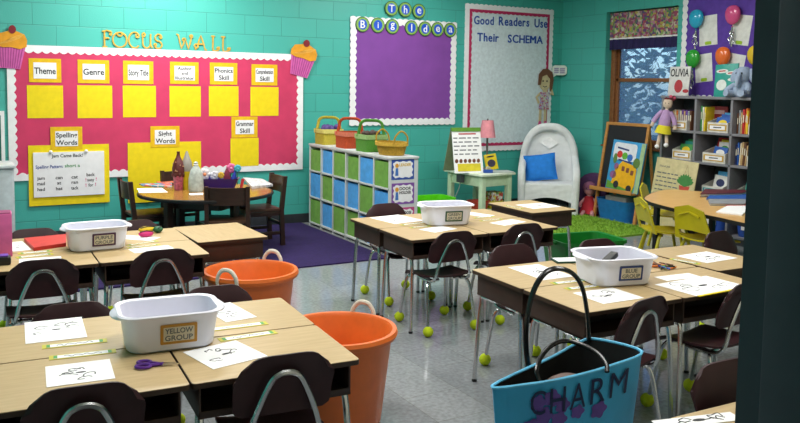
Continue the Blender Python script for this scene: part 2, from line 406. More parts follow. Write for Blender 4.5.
tree(4.6, 4.2, 4.4, 3, 'leafy tree outside the window, nearest the left frame', 1500)
tree(9.5, 8.4, 6.0, 5, 'tall leafy tree outside the window, behind the other trees', 1700)
tree(5.2, .6, 4.2, 9, 'leafy tree outside the window, towards the grey bookcase', 1400)

# ------------------------------------------------------------------ wall A boards
def pinA(u0, v0, u1, v1, y=0):
    c = onA((u0+u1)/2, (v0+v1)/2, y); x0 = onA(u0, (v0+v1)/2, y).x; x1 = onA(u1, (v0+v1)/2, y).x
    z0 = onA((u0+u1)/2, v0, y).z; z1 = onA((u0+u1)/2, v1, y).z
    return (x0+x1)/2, (z0+z1)/2, x1-x0, z0-z1
def flatcard(mb, w, h, y0, th, cx=0, cz=0, rot=0):
    p = [(-w/2, -h/2), (w/2, -h/2), (w/2, h/2), (-w/2, h/2)]; ca, sa = math.cos(rot), math.sin(rot)
    mb.prism([(cx+a*ca-c*sa, cz+a*sa+c*ca) for a, c in p], y0, y0-th, 'xz'); return mb
def scallop_frame(mb, w, h, bw, pitch, amp_in, amp_out, y0, th):
    e = bw-amp_in
    for (ax, ay, bx, by, nx, ny) in ((-w/2, h/2, w/2, h/2, 0, -1), (-w/2, -h/2, w/2, -h/2, 0, 1), (-w/2, -h/2+e, -w/2, h/2-e, 1, 0), (w/2, -h/2+e, w/2, h/2-e, -1, 0)):
        L = math.hypot(bx-ax, by-ay); n = max(2, round(L/pitch)); k = 6; O, I = [], []
        for i in range(n*k+1):
            t = i/(n*k); ph = abs(math.sin(math.pi*i/k)); px, py = ax+(bx-ax)*t, ay+(by-ay)*t
            din = bw-amp_in+amp_in*ph
            if ny and (t*L < bw*1.05 or (1-t)*L < bw*1.05): din = e
            do = amp_out*(1-ph)
            O.append((px+nx*do, py+ny*do)); I.append((px+nx*din, py+ny*din))
        V = [[mb.bm.verts.new((p[0], y, p[1])) for p in (O[i], I[i]) for y in (y0, y0-th)] for i in range(n*k+1)]
        for i in range(n*k):
            a, c = V[i], V[i+1]
            mb._f([a[1], a[3], c[3], c[1]]); mb._f([a[2], a[0], c[0], c[2]]); mb._f([a[0], a[1], c[1], c[0]]); mb._f([a[3], a[2], c[2], c[3]])
        mb._f([V[0][0], V[0][2], V[0][3], V[0][1]]); mb._f([V[-1][1], V[-1][3], V[-1][2], V[-1][0]])
    return mb
def board(name, label, x0, x1, z0, z1, m, bw, pitch, ai, ao, wall='A'):
    w, h = x1-x0, z1-z0
    loc = ((x0+x1)/2, -.001, (z0+z1)/2) if wall == 'A' else (-.001, -(x0+x1)/2, (z0+z1)/2)
    t = thing(name, label, 'bulletin board', loc, 0 if wall == 'A' else R(-90))
    b = MB(); flatcard(b, w-.02, h-.02, 0, .012); b.build('backing_paper', m, t)
    b = MB(); scallop_frame(b, w, h, bw, pitch, ai, ao, -.0125, .003); b.build('scalloped_border', white, t)
    return t
board('bulletin_board', 'big pink bulletin board with yellow sheets under the FOCUS WALL heading', -6.57, -3.664, .592, 1.845, pinkpaper, .075, .075, .02, 0)
board('bulletin_board', 'empty purple bulletin board under The Big Idea discs', -3.10, -1.668, 1.06, 2.295, purplepaper, .085, .075, .018, .012)
sb = board('bulletin_board', 'tall pale blue bulletin board headed Good Readers Use Their SCHEMA', -1.555, -.166, .722, 2.535, palepaper, .085, .07, .015, .012)
b = MB(); w_, h_ = 1.389, 1.813
scallop_frame(b, w_-.135, h_-.135, .04, .07, .01, .0, -.0155, .003); b.build('magenta_border', magenta, sb)

# FOCUS WALL heading letters drawn as curly strokes (unit box 1 x 1.0)
def arc(cx, cy, rx, ry, a0, a1, n=14): return [(cx+rx*math.cos(R(a0+(a1-a0)*i/n)), cy+ry*math.sin(R(a0+(a1-a0)*i/n))) for i in range(n+1)]
GLY = {
 'F': [[(.3, 1), (.27, .5), (.3, 0)], [(.05, .93), (.5, 1), (.95, .95)] + arc(.9, .83, .09, .1, 60, -200, 8), [(.28, .53), (.6, .56), (.75, .5)], [(.08, .02), (.3, .0), (.55, .03)]],
 'O': [arc(.5, .5, .46, .48, 90, 450, 26), arc(.5, .86, .16, .12, 90, -200, 10)],
 'C': [arc(.55, .5, .47, .49, 50, 315, 22), arc(.78, .78, .12, .12, 40, -230, 10)],
 'U': [[(.12, .98), (.14, .5)] + arc(.48, .36, .34, .35, 190, 350, 12) + [(.84, .6), (.84, .95)], arc(.22, .88, .12, .12, 120, -140, 8), [(.84, .95), (.82, .3), (.98, .02)]],
 'S': [arc(.55, .74, .33, .24, 30, 270, 14) + arc(.5, .26, .37, .25, 90, -160, 14), arc(.75, .8, .1, .1, 30, -220, 8), arc(.22, .24, .1, .1, 200, -60, 8)],
 'W': [[(.0, .95), (.1, .97), (.3, .05), (.52, .7), (.72, .03), (.9, .8), (.98, .98)], arc(.46, .66, .1, .1, 0, 270, 8), arc(.9, .9, .08, .1, -60, 220, 8)],
 'A': [[(.08, .05), (.3, .2), (.55, .98), (.9, .03), (1, .08)], [(.2, .38), (.72, .42)], arc(.2, .28, .15, .13, 90, 360, 9)],
 'L': [[(.3, .98), (.28, .5), (.3, .03), (.7, .02), (.97, .1), (.98, .28)], [(.08, .96), (.3, .99), (.5, .96)], arc(.86, .15, .1, .1, -30, 200, 8)],
}
FW = [('F', 101.5, 111.6, 30.5, 47, 'letter F starting the'), ('O', 112, 127.2, 32, 47.5, 'letter O, second in the'), ('C', 127.6, 140, 32, 48, 'letter C in the middle of FOCUS in the'), ('U', 141, 152.3, 33, 48.2, 'letter U before the S in the'), ('S', 152.8, 163, 34, 48.6, 'letter S ending FOCUS in the'),
      ('W', 176.5, 192.6, 34.7, 49.3, 'letter W starting the second word of the'), ('A', 193.5, 206.2, 35.2, 50.2, 'letter A in the'), ('L', 210.2, 219, 36, 50.8, 'letter L right after the A in the'), ('L', 220, 229.8, 36.6, 51.3, 'letter L at the very end of the')]
letgold = mat('gold foil letters', 'BF9A3E', .4, var=.08)
for ch, u0, u1, v0, v1, d in FW:
    x, z, w_, h_ = pinA(u0, v0, u1, v1); b = MB()
    for q_, st in enumerate(GLY[ch]):
        p = cr([(a, c, 0) for a, c in st], 2) if len(st) < 8 else [Vector((a, c, 0)) for a, c in st]
        b.ribbon([((q.x-.5)*w_, (q.y-.5)*h_) for q in p], .0135, -.012-.0007*q_, 0)
    tag(b.build('cutout_letter', letgold, None, (x, 0, z)), f'curly gold cutout {d} FOCUS WALL heading', 'letter', 'FOCUS WALL heading letters')

# headed cards on the pink board
def heading(lines, o, inn, label, outer=goldcard, y=-.0135):
    x, z, w_, h_ = pinA(*o); t = thing('heading_card', label, 'card', (x, y, z), 0, 'heading cards on the pink board')
    b = MB(); flatcard(b, w_, h_, 0, .003); b.build('card_mat', outer, t)
    x2, z2, w2, h2 = pinA(*inn); b = MB(); flatcard(b, w2, h2, -.003, .002, x2-x, z2-z); b.build('card_face', white, t)
    b = MB(); n = len(lines); hh = h2/(n+.6)
    for i, l in enumerate(lines):
        b.line(l, x2-x, z2-z+h2/2-h2*(i+.5)/n, w2*.94, h2*(.4 if n == 1 else .32 if n == 2 else .22), -.005)
    b.build('lettering', ink, t)
HC = [(['Theme'], (28.7, 58.6, 61, 82.4), (33.2, 62.6, 56.2, 78.7), 'Theme'), (['Genre'], (77.4, 60, 109, 83.3), (82.3, 64, 104.5, 79.5), 'Genre'), (['Story Title'], (122.8, 61, 153, 84), (127.5, 65, 148.6, 80), 'Story Title'),
      (['Author', 'and', 'Illustrator'], (169.6, 62, 198.2, 84), (174, 66, 194.3, 80.3), 'Author and Illustrator'), (['Phonics', 'Skill'], (209.4, 62.8, 236.8, 84.6), (213.8, 67, 232.7, 81), 'Phonics Skill'), (['Comprehension', 'Skill'], (251, 64.5, 276.8, 85.4), (255, 68.3, 273, 82), 'Comprehension Skill')]
for lines, o, i, nm in HC: heading(lines, o, i, f'gold bordered heading card reading {nm} on the pink board')
YP = [((27, 85.4, 63, 118), 'Theme'), ((77.2, 85.5, 112, 118), 'Genre'), ((122.6, 85.7, 155.6, 117.2), 'Story Title'), ((169.2, 86.2, 200.4, 116.6), 'Author and Illustrator'), ((208.5, 86.2, 238, 116.1), 'Phonics Skill'), ((250, 87, 278, 115.8), 'Comprehension Skill')]
def ysheet(o, label, y=-.0135):
    if o[3] > 160: y = -.0166
    x, z, w_, h_ = pinA(*o); b = MB(); flatcard(b, w_, h_, 0, .002); tag(b.build('yellow_sheet', yellowpaper, None, (x, y, z)), label, 'paper', 'blank yellow sheets on the pink board')
for o, nm in YP: ysheet(o, f'blank yellow sheet under the {nm} card on the pink board')
ysheet((127.6, 142, 200.6, 201), 'large blank yellow sheet under the Sight Words card behind the round table')
ysheet((230, 138, 258, 166), 'small blank yellow sheet under the Grammar Skill card')
ysheet((28.4, 144.6, 109, 204), 'large yellow sheet behind the pinned spelling word list')
heading(['Spelling', 'Words'], (50.2, 126.7, 82, 149.2), (55, 131, 77.6, 146), 'gold bordered heading card reading Spelling Words above the word list', y=-.0187)
heading(['Sight', 'Words'], (150, 126, 179, 147), (154.3, 129.8, 175, 144), 'gold bordered heading card reading Sight Words on the pink board', y=-.0187)
heading(['Grammar', 'Skill'], (231, 116.5, 257, 137.5), (235, 120, 253.4, 134), 'gold bordered heading card reading Grammar Skill on the pink board')
# spelling list
x, z, w_, h_ = pinA(33.2, 151.6, 103.8, 195.5); t = thing('word_list', 'white pad with the handwritten spelling word list on yellow sheet', 'paper', (x, -.0187, z))
b = MB(); flatcard(b, w_, h_, 0, .012); b.build('pad', white, t)
def wl(items, m, nm='handwriting'):
    b = MB()
    for s_, fx, fz, ww in items: b.line(s_, (fx-.5)*w_, (.5-fz)*h_, ww*w_, .075*h_, -.012)
    b.build(nm, m, t)
wl([('Jam Came Back!', .47, .08, .44)] + [(s_, fx, fz, .105) for fx, col_ in ((.1, ['jam', 'mad', 'had']), (.35, ['can', 'at', 'hat']), (.57, ['cat', 'ran', 'tack'])) for s_, fz in zip(col_, (.57, .69, .82))] + [('back', .8, .53, .12), ('away', .8, .65, .1), ('for', .8, .77, .07)], ink)
wl([('Spelling Pattern:', .22, .32, .38)], inkblue); wl([('short a', .54, .31, .24)], inkgreen); wl([('!', .73, .65, .012), ('!', .88, .64, .012), ('!', .73, .77, .012), ('!', .87, .76, .012)], inkpink)
b = MB()
for fx, fz in ((.24, .0), (.74, .0)): b.ball(((fx-.5)*w_, -.016, .5*h_+.004), .016, 8)
b.build('pushpin', white, t)

# cupcakes
def cupcake(u0, v0, u1, v1, tilt, label):
    x, z, w_, h_ = pinA(u0, v0, u1, v1)
    t = thing('cupcake_cutout', label, 'decoration', (x, -.0167, z), 0, 'cupcake cutouts on the pink board corners', rot=(0, tilt, 0))
    b = MB(); b.prism([(-.36*w_, -.5*h_), (.36*w_, -.5*h_), (.5*w_, .04*h_), (-.5*w_, .04*h_)], 0, -.006, 'xz'); wr = b.build('wrapper', C('pink wrapper', 'C95EA6'), t)
    b = MB()
    for k in range(-4, 5): b.ribbon([(k*.075*w_, -.48*h_), (k*.1*w_, .02*h_)], .008, -.006, -.008)
    b.build('pleats', C('dark pink pleats', 'A03C82'), wr)
    b = MB(); b.prism([(a*w_, c*h_) for a, c in [(-.53, .02), (-.3, -.02), (0, .0), (.3, -.03), (.53, .04), (.54, .2), (.44, .32), (.2, .38), (0, .42), (-.2, .36), (-.44, .3), (-.54, .16)]], -.003, -.012, 'xz'); fr_ = b.build('frosting', C('orange frosting', 'D8941C'), t)
    b = MB()
    for k in range(4): b.ribbon([(q.x*w_, q.y*h_) for q in cr([(-.48+.1*k, .05+.03*k, 0), (-.1+.08*k, .12+.05*k, 0), (.3+.04*k, .24+.03*k, 0)], 4)], .006, -.012, -.014)
    b.build('swirl', C('light frosting', 'E2AC4A'), fr_)
    b = MB(); b.prism(ell(0, .42*h_, .13*w_, .1*h_, 16), -.006, -.016, 'xz'); b.build('cherry', C('dark cherry', '7A1520'), t)
cupcake(-3.5, 26, 25.3, 68.5, R(4), 'cupcake cutout with cherry at the top left corner of the pink board')
cupcake(290, 40, 314, 76.5, R(14), 'cupcake cutout with cherry at the top right corner of the pink board')

# The Big Idea discs
DISC = [('T', 390.5, 8.5, 'first letter of The'), ('h', 404.3, 9.7, 'middle letter of The'), ('e', 418, 11.3, 'last letter of The'), ('B', 361.6, 24.5, 'first letter of Big'), ('i', 376.9, 25.3, 'middle letter of Big'), ('g', 391.4, 26.6, 'last letter of Big'), ('I', 410.4, 27.8, 'first letter of Idea'), ('d', 424, 28.9, 'second letter of Idea'), ('e', 436.6, 29.4, 'third letter of Idea'), ('a', 449.2, 30.1, 'last letter of Idea')]
dg = C('green disc', '7FA84E'); dg2 = C('dark green ring', '355E2C'); db = C('blue disc', '1750C4')
for ch, u, v, d in DISC:
    p = onA(u, v); r = .088
    t = thing('letter_disc', f'round blue and green disc with white letter {ch}, {d}', 'letter', (p.x, -.0197, p.z), 0, 'round letter discs spelling The Big Idea')
    b = MB(); b.prism(ell(0, 0, r, r*.98, 28), .003, -.006, 'xz'); b.build('rim', dg2, t)
    b = MB(); b.prism(ell(0, 0, r*.9, r*.88, 28), -.004, -.008, 'xz'); b.build('ring', dg, t)
    b = MB(); b.prism(ell(0, 0, r*.62, r*.66, 28), -.008, -.010, 'xz'); b.build('centre', db, t)
    b = MB(); b.text(ch, 0, 0, None, r*(.95 if ch in 'gBThdI' else .72), -.010, .002); b.build('lettering', white, t)

# schema letters
def word(wd, u0, u1, v0, v1, v0r, v1r, where):
    gs = []; gap = .09
    for ch in wd:
        vs, _ = text_geo(ch, 0 if ch == 'M' else .02); gs.append((min(v.x for v in vs), max(v.x for v in vs), min(v.y for v in vs), max(v.y for v in vs)))
    tot = sum(g[1]-g[0] for g in gs)+gap*(len(wd)-1)
    base = text_geo('H'); H0 = max(v.y for v in base[0])
    pl, pr = onA(u0, v1), onA(u1, v1r); ht = onA(u0, v0).z-pl.z; k = (pr.x-pl.x)/tot; ky = ht/H0; acc = 0
    seen = {}
    for i, (ch, g) in enumerate(zip(wd, gs)):
        cw = g[1]-g[0]; cx = pl.x+(acc+cw/2)*k; acc += cw+gap; f_ = (cx-pl.x)/(pr.x-pl.x); zb = pl.z+(pr.z-pl.z)*f_
        b = MB(); b.text(ch, 0, 0, cw*k, (g[3]-g[2])*ky, 0, .004, off=0 if ch == 'M' else .02)
        if ch == 'M': b.text(ch, .006, 0, cw*k, (g[3]-g[2])*ky, 0, .0047, off=0); b.text(ch, -.006, 0, cw*k, (g[3]-g[2])*ky, 0, .0033, off=0)
        place = 'only letter' if len(wd) == 1 else (ORD[i]+' letter' if i < len(wd)-1 else 'last letter')
        tag(b.build('cutout_letter', C('blue letters', '20499A'), None, (cx, -.0136, zb+(g[2]+g[3])/2*ky)), f'blue cutout letter {ch}, {place} of {wd} on the pale blue board', 'letter', 'blue letters of the Good Readers heading')
word('Good', 473.2, 493, 16, 24, 17, 25, ''); word('Readers', 498, 528.4, 16.8, 25.2, 17, 26.6, ''); word('Use', 533.6, 546.6, 19, 27.2, 18, 27.8, '')
word('Their', 476.4, 498, 33, 41, 33, 41.8, ''); word('SCHEMA', 507, 542, 34.8, 42.4, 35, 43.8, '')

# girl cutout on the pale board
x, z, w_, h_ = pinA(533, 66, 555, 124)
S = h_/58.0
t = thing('girl_cutout', 'paper cutout of a brown haired girl with hand on head beside the pale blue board', 'cutout', (x, -.0198, z))
def pp(u, v): return ((u-544)*S, (95-v)*S)
skinp = C('paper skin', 'C9B58C')
b = MB(); b.prism(ell(*pp(543, 82), 7*S, 8.6*S, 20), 0, -.006, 'xz')
for pts, ww in (([(549, 93), (554, 95), (550, 84)], 2.4), ([(538, 93), (533, 97), (536, 103)], 2.4), ([(538.5, 108), (538, 123)], 3), ([(544.5, 108), (544.5, 123)], 3)): b.ribbon([pp(*q) for q in pts], ww*S, 0, -.006)
b.prism([pp(*q) for q in ((541, 89), (546, 89), (546, 93), (541, 93))], 0, -.005, 'xz'); b.build('body', skinp, t)
b = MB(); b.prism([pp(*q) for q in ((534, 85), (535, 74), (540, 69), (546, 68.5), (552, 72), (554, 80), (552.5, 88), (549.5, 92), (549, 86), (549.5, 79), (545, 74.5), (539.5, 76.5), (537.5, 85))], -.006, -.010, 'xz'); b.build('hair', C('brown paper hair', '6E4630'), t)
b = MB(); b.prism([pp(*q) for q in ((537, 92), (549.5, 92), (548, 101), (549, 109.5), (535, 109), (538, 101))], -.006, -.009, 'xz'); b.build('dress', multi_mat('dotted dress paper', ['B89FC0', 'C7B7B0', '8C79B0', 'B0566E', 'C0C4A0'], 60), t)
b = MB()
for u in (538, 545): b.prism([pp(*q) for q in ((u-2.4, 124.5), (u+2, 124.5), (u+1, 121), (u-1, 120.5))], -.004, -.009, 'xz')
b.build('shoes', C('pink paper shoes', 'D04A86'), t)
b = MB()
for u in (540.5, 545.5): b.prism(ell(*pp(u, 81), .9*S, 1*S, 8), -.006, -.0075, 'xz')
b.ribbon([pp(540.5, 86), pp(543, 87), pp(545.5, 86)], .7*S, -.006, -.0075); b.build('face', ink, t)
x, z, w_, h_ = pinA(553, 65.5, 567.3, 77); x, w_ = -.085, .19
t = thing('speech_bubble', 'white paper speech bubble beside the girl cutout in the corner', 'paper', (x, -.066, z), R(-39))
b = MB(); b.prism(rrect(w_, h_*.85, .04, 4, 0, h_*.07), 0, -.004, 'xz'); b.prism([(-.4*w_, -.3*h_), (-.15*w_, -.3*h_), (-.42*w_, -.55*h_)], 0, -.004, 'xz'); b.build('bubble', C('grey white paper', 'C3CFC4'), t)
b = MB()
for k in range(3): b.ribbon([(-.36*w_, .2*h_-k*.17*h_), (-.05*w_, .22*h_-k*.17*h_)], .02, -.004, -.005); b.ribbon([(.02*w_, .2*h_-k*.17*h_), (.36*w_, .21*h_-k*.17*h_)], .02, -.004, -.005)
b.build('handwriting', C('faint purple ink', '8A86A0'), t)

# framed teal poster at far left of the pink board
t = thing('framed_poster', 'white framed teal poster at the left edge of the pink board', 'poster', (-6.76, 0, .98))
b = MB(); flatcard(b, .30, .5, 0, .01); b.build('sheet', C('teal sheet', '22786F'), t)
b = MB(); b.ring([(-.16, -.26), (.16, -.26), (.16, .26), (-.16, .26)], [(-.13, -.22), (.13, -.22), (.13, .22), (-.13, .22)], -.02, 0, 'xz'); b.build('frame', white, t)

# ------------------------------------------------------------------ wall B board with balloons
bb = board('bulletin_board', 'purple bulletin board with balloons and tilted papers above the grey bookcase', 1.975, 3.9, 1.40, 2.80, C('dark purple paper', '57399A', .75), .075, .075, .018, .012, 'B')
def pinB(u, v, x=0): return onB(u, v, x)
BAL = [(695, 18.5, '29A3C7', 'blue', 'upper left'), (731.5, 14.5, 'D14F86', 'pink', 'upper middle'), (691.5, 58.5, '2C9A33', 'green', 'lower left'), (721.5, 56, 'E0692A', 'orange', 'lower middle'), (754, 55, 'D9B526', 'yellow', 'lower right'), (763, 13, '3C8A3A', 'dark green', 'upper right')]
silver = mat('silver ribbon', 'C6C8CC', .2, .9)
for u, v, hx, cn, where in BAL:
    p = onB(u, v, -.08); t = thing('balloon', f'{cn} balloon with silver ribbon at the {where} of the dark purple board', 'balloon', (-.0145, p.y, p.z), R(-90), 'balloons on the dark purple board')
    b = MB(); prof = [(0, -.104), (.02, -.10), (.055, -.08), (.08, -.045), (.09, 0), (.087, .035), (.07, .07), (.04, .09), (0, .097)]
    b.lathe(prof, 20, (0, -.046, 0), 1, .5); b.lathe([(.0, -.108), (.014, -.128), (0, -.126)], 10, (0, -.046, 0), 1, .6)
    b.build('bladder', mat('balloon '+cn, hx, .18, spec=.6, var=.02), t)
    b = MB()
    for k, (dx, L_) in enumerate(((-.03, .14), (0, .2), (.025, .16))):
        pts = [(dx*i/8+.012*math.sin(i*1.7+k), -.05-.01*math.cos(i*1.7), -.125-L_*i/8) for i in range(9)]; b.tube(cr(pts, 3), .0045, 5, flat=2)
    b.build('ribbon_tail', silver, t)
PB = [(709, 30.5, 9, 15, -4, 'beside the blue balloon'), (742, 30, 9.5, 15, 8, 'beside the pink balloon'), (704.5, 68, 8.5, 14, -6, 'beside the green balloon'), (736, 67.5, 8.5, 13.5, 10, 'beside the orange balloon')]
for u, v, hw, hh, rot, d in PB:
    p = onB(u, v, 0); sc = (onB(u, v+5).z-onB(u, v-5).z)/-10; wy = (onB(u-5, v).y-onB(u+5, v).y)/10
    w_, h_ = 2*hw*wy, 2*hh*sc; t = thing('pinned_paper', f'tilted off white sheet with green tag {d} on the dark purple board', 'paper', (-.013, p.y, p.z), group='sheets on the dark purple board', rot=(0, R(rot), R(-90)))
    b = MB(); flatcard(b, w_, h_, 0, .002); b.build('sheet', C('grey white sheet', 'D8D9D4'), t)
    b = MB(); b.prism(rrect(w_*.35, .035, .012, 3, 0, -h_*.42), -.002, -.005, 'xz'); b.build('green_tag', C('lime tag', '9CC22E'), t)

# ------------------------------------------------------------------ rugs
b = MB()
p = [onZ(302, 223.5, 0), onZ(357, 250, 0), onZ(350, 264, 0), onZ(262, 264, 0)]
b.prism(rrect(2.9, 2.0, .03, 3, -3.70-1.45, -.06-1.0), .001, .012, 'xy'); tag(b.build('purple_rug', purplerug), 'dark purple carpet under the round table', 'rug')
b = MB(); 
oval = rrect(1.10, 1.22, .12, 8, -1.0, -1.61)
b.prism(oval, .001, .02, 'xy'); gr_ = b.build('green_rug', greenrug); tag(gr_, 'lime green shag rug below the easel', 'rug')
b = MB(); rnd = random.Random(4)
for k in range(3500):
    x_ = -1.0+rnd.uniform(-.54, .54); y_ = -1.61+rnd.uniform(-.6, .6); dx, dy = rnd.gauss(0, .015), rnd.gauss(0, .015); a = rnd.uniform(0, 3.1); c_, s_ = math.cos(a)*.006, math.sin(a)*.006
    b._f([b.bm.verts.new((x_-c_, y_-s_, .019)), b.bm.verts.new((x_+c_, y_+s_, .019)), b.bm.verts.new((x_+dx, y_+dy, .042))])
pile = b.build('shag_pile', greenrug, gr_); pile['kind'] = 'stuff'
b = MB(); b.prism(rrect(1.5, 2.1, .05, 4, -1.75+.3, -3.9+.05), .001, .006, 'xy')
tag(b.build('patterned_rug', multi_mat('mottled rug', ['6B4A6E', '8C6A5A', '4E5A7A', '7A7460', '8A4A50', '5A6A5A'], 9)), 'mottled multicolour rug under the teacher table by the yellow chairs', 'rug')

# ------------------------------------------------------------------ student chairs
def make_chair(label):
    t = thing('student_chair', label, 'chair', (0, 0, 0), 0, 'maroon student chairs at the desks')
    def back(u, v):
        vv = 2*v-1; rr = .38; k = 1
        if abs(vv) > 1-rr: q = (abs(vv)-(1-rr))/rr; k = 1-.16*(1-math.sqrt(max(0, 1-q*q)))
        xx = (2*u-1)*.168*k*(1-.04*(1-v)); z = .455+.2*v
        return (xx, -.15-.045*v+.28*xx*xx*4*.25+.012*math.sin(v*3.1), z - .06*abs(2*u-1)**6*v)
    b = MB(); b.shell(back, 16, 12, (0, -.008, 0)); b.build('backrest', darkplastic, t)
    def seat(u, v):
        xx = (2*u-1); k = 1-.1*abs(2*v-1)**4; y = -.155+.32*v
        return (xx*.165*k, y, .352+.012*xx*xx-.03*max(0, v-.8)**2*25+.014*(1-v)**3)
    b = MB(); b.shell(seat, 12, 12, (0, 0, -.009)); b.build('seat', darkplastic, t)
    b = MB(); pts = [(-.13, .02, .334), (-.13, -.12, .334), (-.122, -.168, .37), (-.10, -.180, .46), (-.055, -.194, .565), (-.028, -.197, .592), (0, -.198, .598)]
    pts = pts+[(-x_, y_, z_) for x_, y_, z_ in pts[-2::-1]]; b.tube(cr(pts, 4), .0095, 8); b.build('back_brace', chrome, t)
    for sx in (-1, 1):
        for sy in (-1, 1):
            y0 = .13 if sy > 0 else -.12
            b = MB(); b.tube(cr([(sx*.05, y0*.75, .331), (sx*.11, y0*.8, .332), (sx*.145, y0*.95, .316), (sx*.158, y0*1.12, .25), (sx*.172, y0*1.45, .03)], 4), .0095, 8); lg = b.build('leg', chrome, t)
            b = MB(); b.ball((sx*.172, y0*1.46, .033), .033, 12); b.build('tennis_ball', tennis, lg)
    for sx in (-1, 1): b = MB(); b.tube([(sx*.1, -.12, .332), (sx*.1, .12, .332)], .008, 6); b.build('seat_rail', chrome, t)
    return t
CH = [  # x, y(back plane), heading deg (0 = sitter looks +y), label
 (-6.695, -3.93, -3, 1, 'maroon student chair at the left desk with the red folder, back towards the doorway'),
 (-6.118, -3.94, -2, 1, 'maroon student chair in front of the desks with the pink pencil pouch'),
 (-6.63, -2.8, 180, 0.93, 'maroon student chair behind the desk with the red folder'),
 (-6.01, -2.74, 182, 0.93, 'maroon student chair behind the desk with pink and yellow pencil pouches'),
 (-6.66, -4.69, 176, 0.93, 'maroon student chair between the two left desk groups, left of the white YELLOW GROUP bin'),
 (-6.06, -4.7, 177, 0.94, 'maroon student chair behind the YELLOW GROUP bin next to the far orange tub'),
 (-6.78, -5.8, -5, 1.03, 'nearest maroon student chair at the bottom left corner desk with scissors'),
 (-6.18, -5.815, -5, 1.03, 'nearest maroon student chair beside the near orange tub'),
 (-4.27, -3.03, 180, 1.0, 'maroon student chair between the cubby shelf and the middle desk group'),
 (-4.393, -4.1, -1, 0.98, 'maroon student chair at the front left of the middle desks, before the white bin'),
 (-3.845, -4.09, 0, 0.99, 'maroon student chair at the front right of the middle desks'),
 (-4.377, -4.68, 178, 1.0, 'maroon student chair behind the left desk of the group with the CHARM tote'),
 (-3.753, -4.69, 178, .97, 'maroon student chair behind the white bin, before the green tub'),
 (-4.618, -5.85, 10, 1.03, 'maroon student chair right beside the CHARM tote at the front desks'),
 (-3.98, -5.84, 6, 1.02, 'maroon student chair by the dark door frame at the front desks'),
 (-2.79, -4.78, 186, .95, 'maroon student chair at the end desk facing the yellow chairs'),
 (-4.93, -6.52, 178, 1, 'maroon student chair at the bottom right desk beside the door frame'),
]
first = None
for x_, y_, hd, kz, lb in CH:
    a = R(hd); ox = x_ - math.sin(a)*.17*1; oy = y_ + math.cos(a)*.17
    if first is None: first = make_chair(lb); first.location = (ox, oy, 0); first.rotation_euler = (0, 0, a)
    else: dup(first, (ox, oy, 0), a, lb).scale = (1, 1, kz)

# ------------------------------------------------------------------ student desks
DH = .587; DW, DD = .572, .438
def make_desk(label):
    t = thing('student_desk', label, 'desk', (0, 0, 0), 0, 'student desks')
    b = MB(); b.prism(rrect(DW-.004, DD-.004, .014, 4), DH-.016, DH, 'xy'); b.build('desktop', oak, t)
    b = MB(); b.ring(rrect(DW, DD, .016, 4), rrect(DW-.004, DD-.004, .014, 4), DH-.018, DH-.002); b.build('edge_band', edge, t)
    b = MB(); w2, d2, z0, z1 = DW-.05, DD-.05, DH-.128, DH-.018
    b.box(0, 0, z0+.004, w2, d2, .008); b.box(0, d2/2-.004, (z0+z1)/2, w2, .008, z1-z0)
    for sx in (-1, 1): b.box(sx*(w2/2-.004), 0, (z0+z1)/2, .008, d2, z1-z0, .003)
    b.box(0, -d2/2+.004, z0+.014, w2, .008, .02, .003)
    b.build('book_box', deskbrown, t)
    b = MB(); b.box(0, .06, z0+.03, w2*.8, d2*.5, .035, .004); b.box(.08, .03, z0+.06, w2*.45, d2*.55, .025, .004); b.build('stored_books', blackin, t)
    for sx in (-1, 1):
        for sy in (-1, 1):
            x_, y_ = sx*(w2/2-.012), sy*(d2/2-.02)
            b = MB(); b.tube(cr([(x_-sx*.01, y_-sy*.13, z0-.006), (x_-sx*.004, y_-sy*.04, z0-.008), (x_+sx*.004, y_, z0-.05), (x_+sx*.018, y_+sy*.02, .012)], 5), .0115, 8); lg = b.build('leg', chrome, t)
            b = MB(); b.lathe([(.012, 0), (.014, .004), (.012, .014)], 10, (x_+sx*.018, y_+sy*.02, 0)); b.build('glide', black, lg)
    return t
dfirst = None
def desk(x_, y_, a, lb):
    global dfirst
    if dfirst is None: dfirst = make_desk(lb); dfirst.location = (x_, y_, 0); dfirst.rotation_euler = (0, 0, a)
    else: dup(dfirst, (x_, y_, 0), a, lb)
def grp(cx, cy, rot, labels):
    a = R(rot); e1 = (math.cos(a), math.sin(a)); e2 = (-e1[1], e1[0])
    for (i, j), lb in zip(((-1, -1), (1, -1), (-1, 1), (1, 1)), labels):
        if lb is None: continue
        dx, dy = i*(DW/2+.0025), j*(DD/2+.0025)
        desk(cx+e1[0]*dx+e2[0]*dy, cy+e1[1]*dx+e2[1]*dy, a+(0 if j < 0 else math.pi), lb)
def gp(g, dx, dy, z=DH):        # point on a desk group's tabletop, in the group's own axes
    cx, cy, rot = g; a = R(rot); return (cx+math.cos(a)*dx-math.sin(a)*dy, cy+math.sin(a)*dx+math.cos(a)*dy, z)
GLF, GLB, GCC, GRR = (-6.43, -5.295, -3.5), (-6.405, -3.41, -1.5), (-4.06, -3.585, -1), (-4.2, -5.275, -2.2)
grp(*GLF, ['oak topped student desk at the bottom left corner holding the scissors', 'oak topped student desk nearest the camera beside the near orange tub', 'student desk left of the YELLOW GROUP bin, back row of the nearest group', 'student desk right of the YELLOW GROUP bin, back row of the nearest group'])
grp(*GLB, ['student desk at the far left, front row, with name strips below the red folder', 'oak topped student desk in the front row before the far orange tub', 'oak topped student desk under the red folder', 'oak topped student desk under the pink and yellow pencil pouches'])
desk(-5.60, -3.245, R(91), 'bare oak topped student desk turned sideways in front of the dark wooden chair')
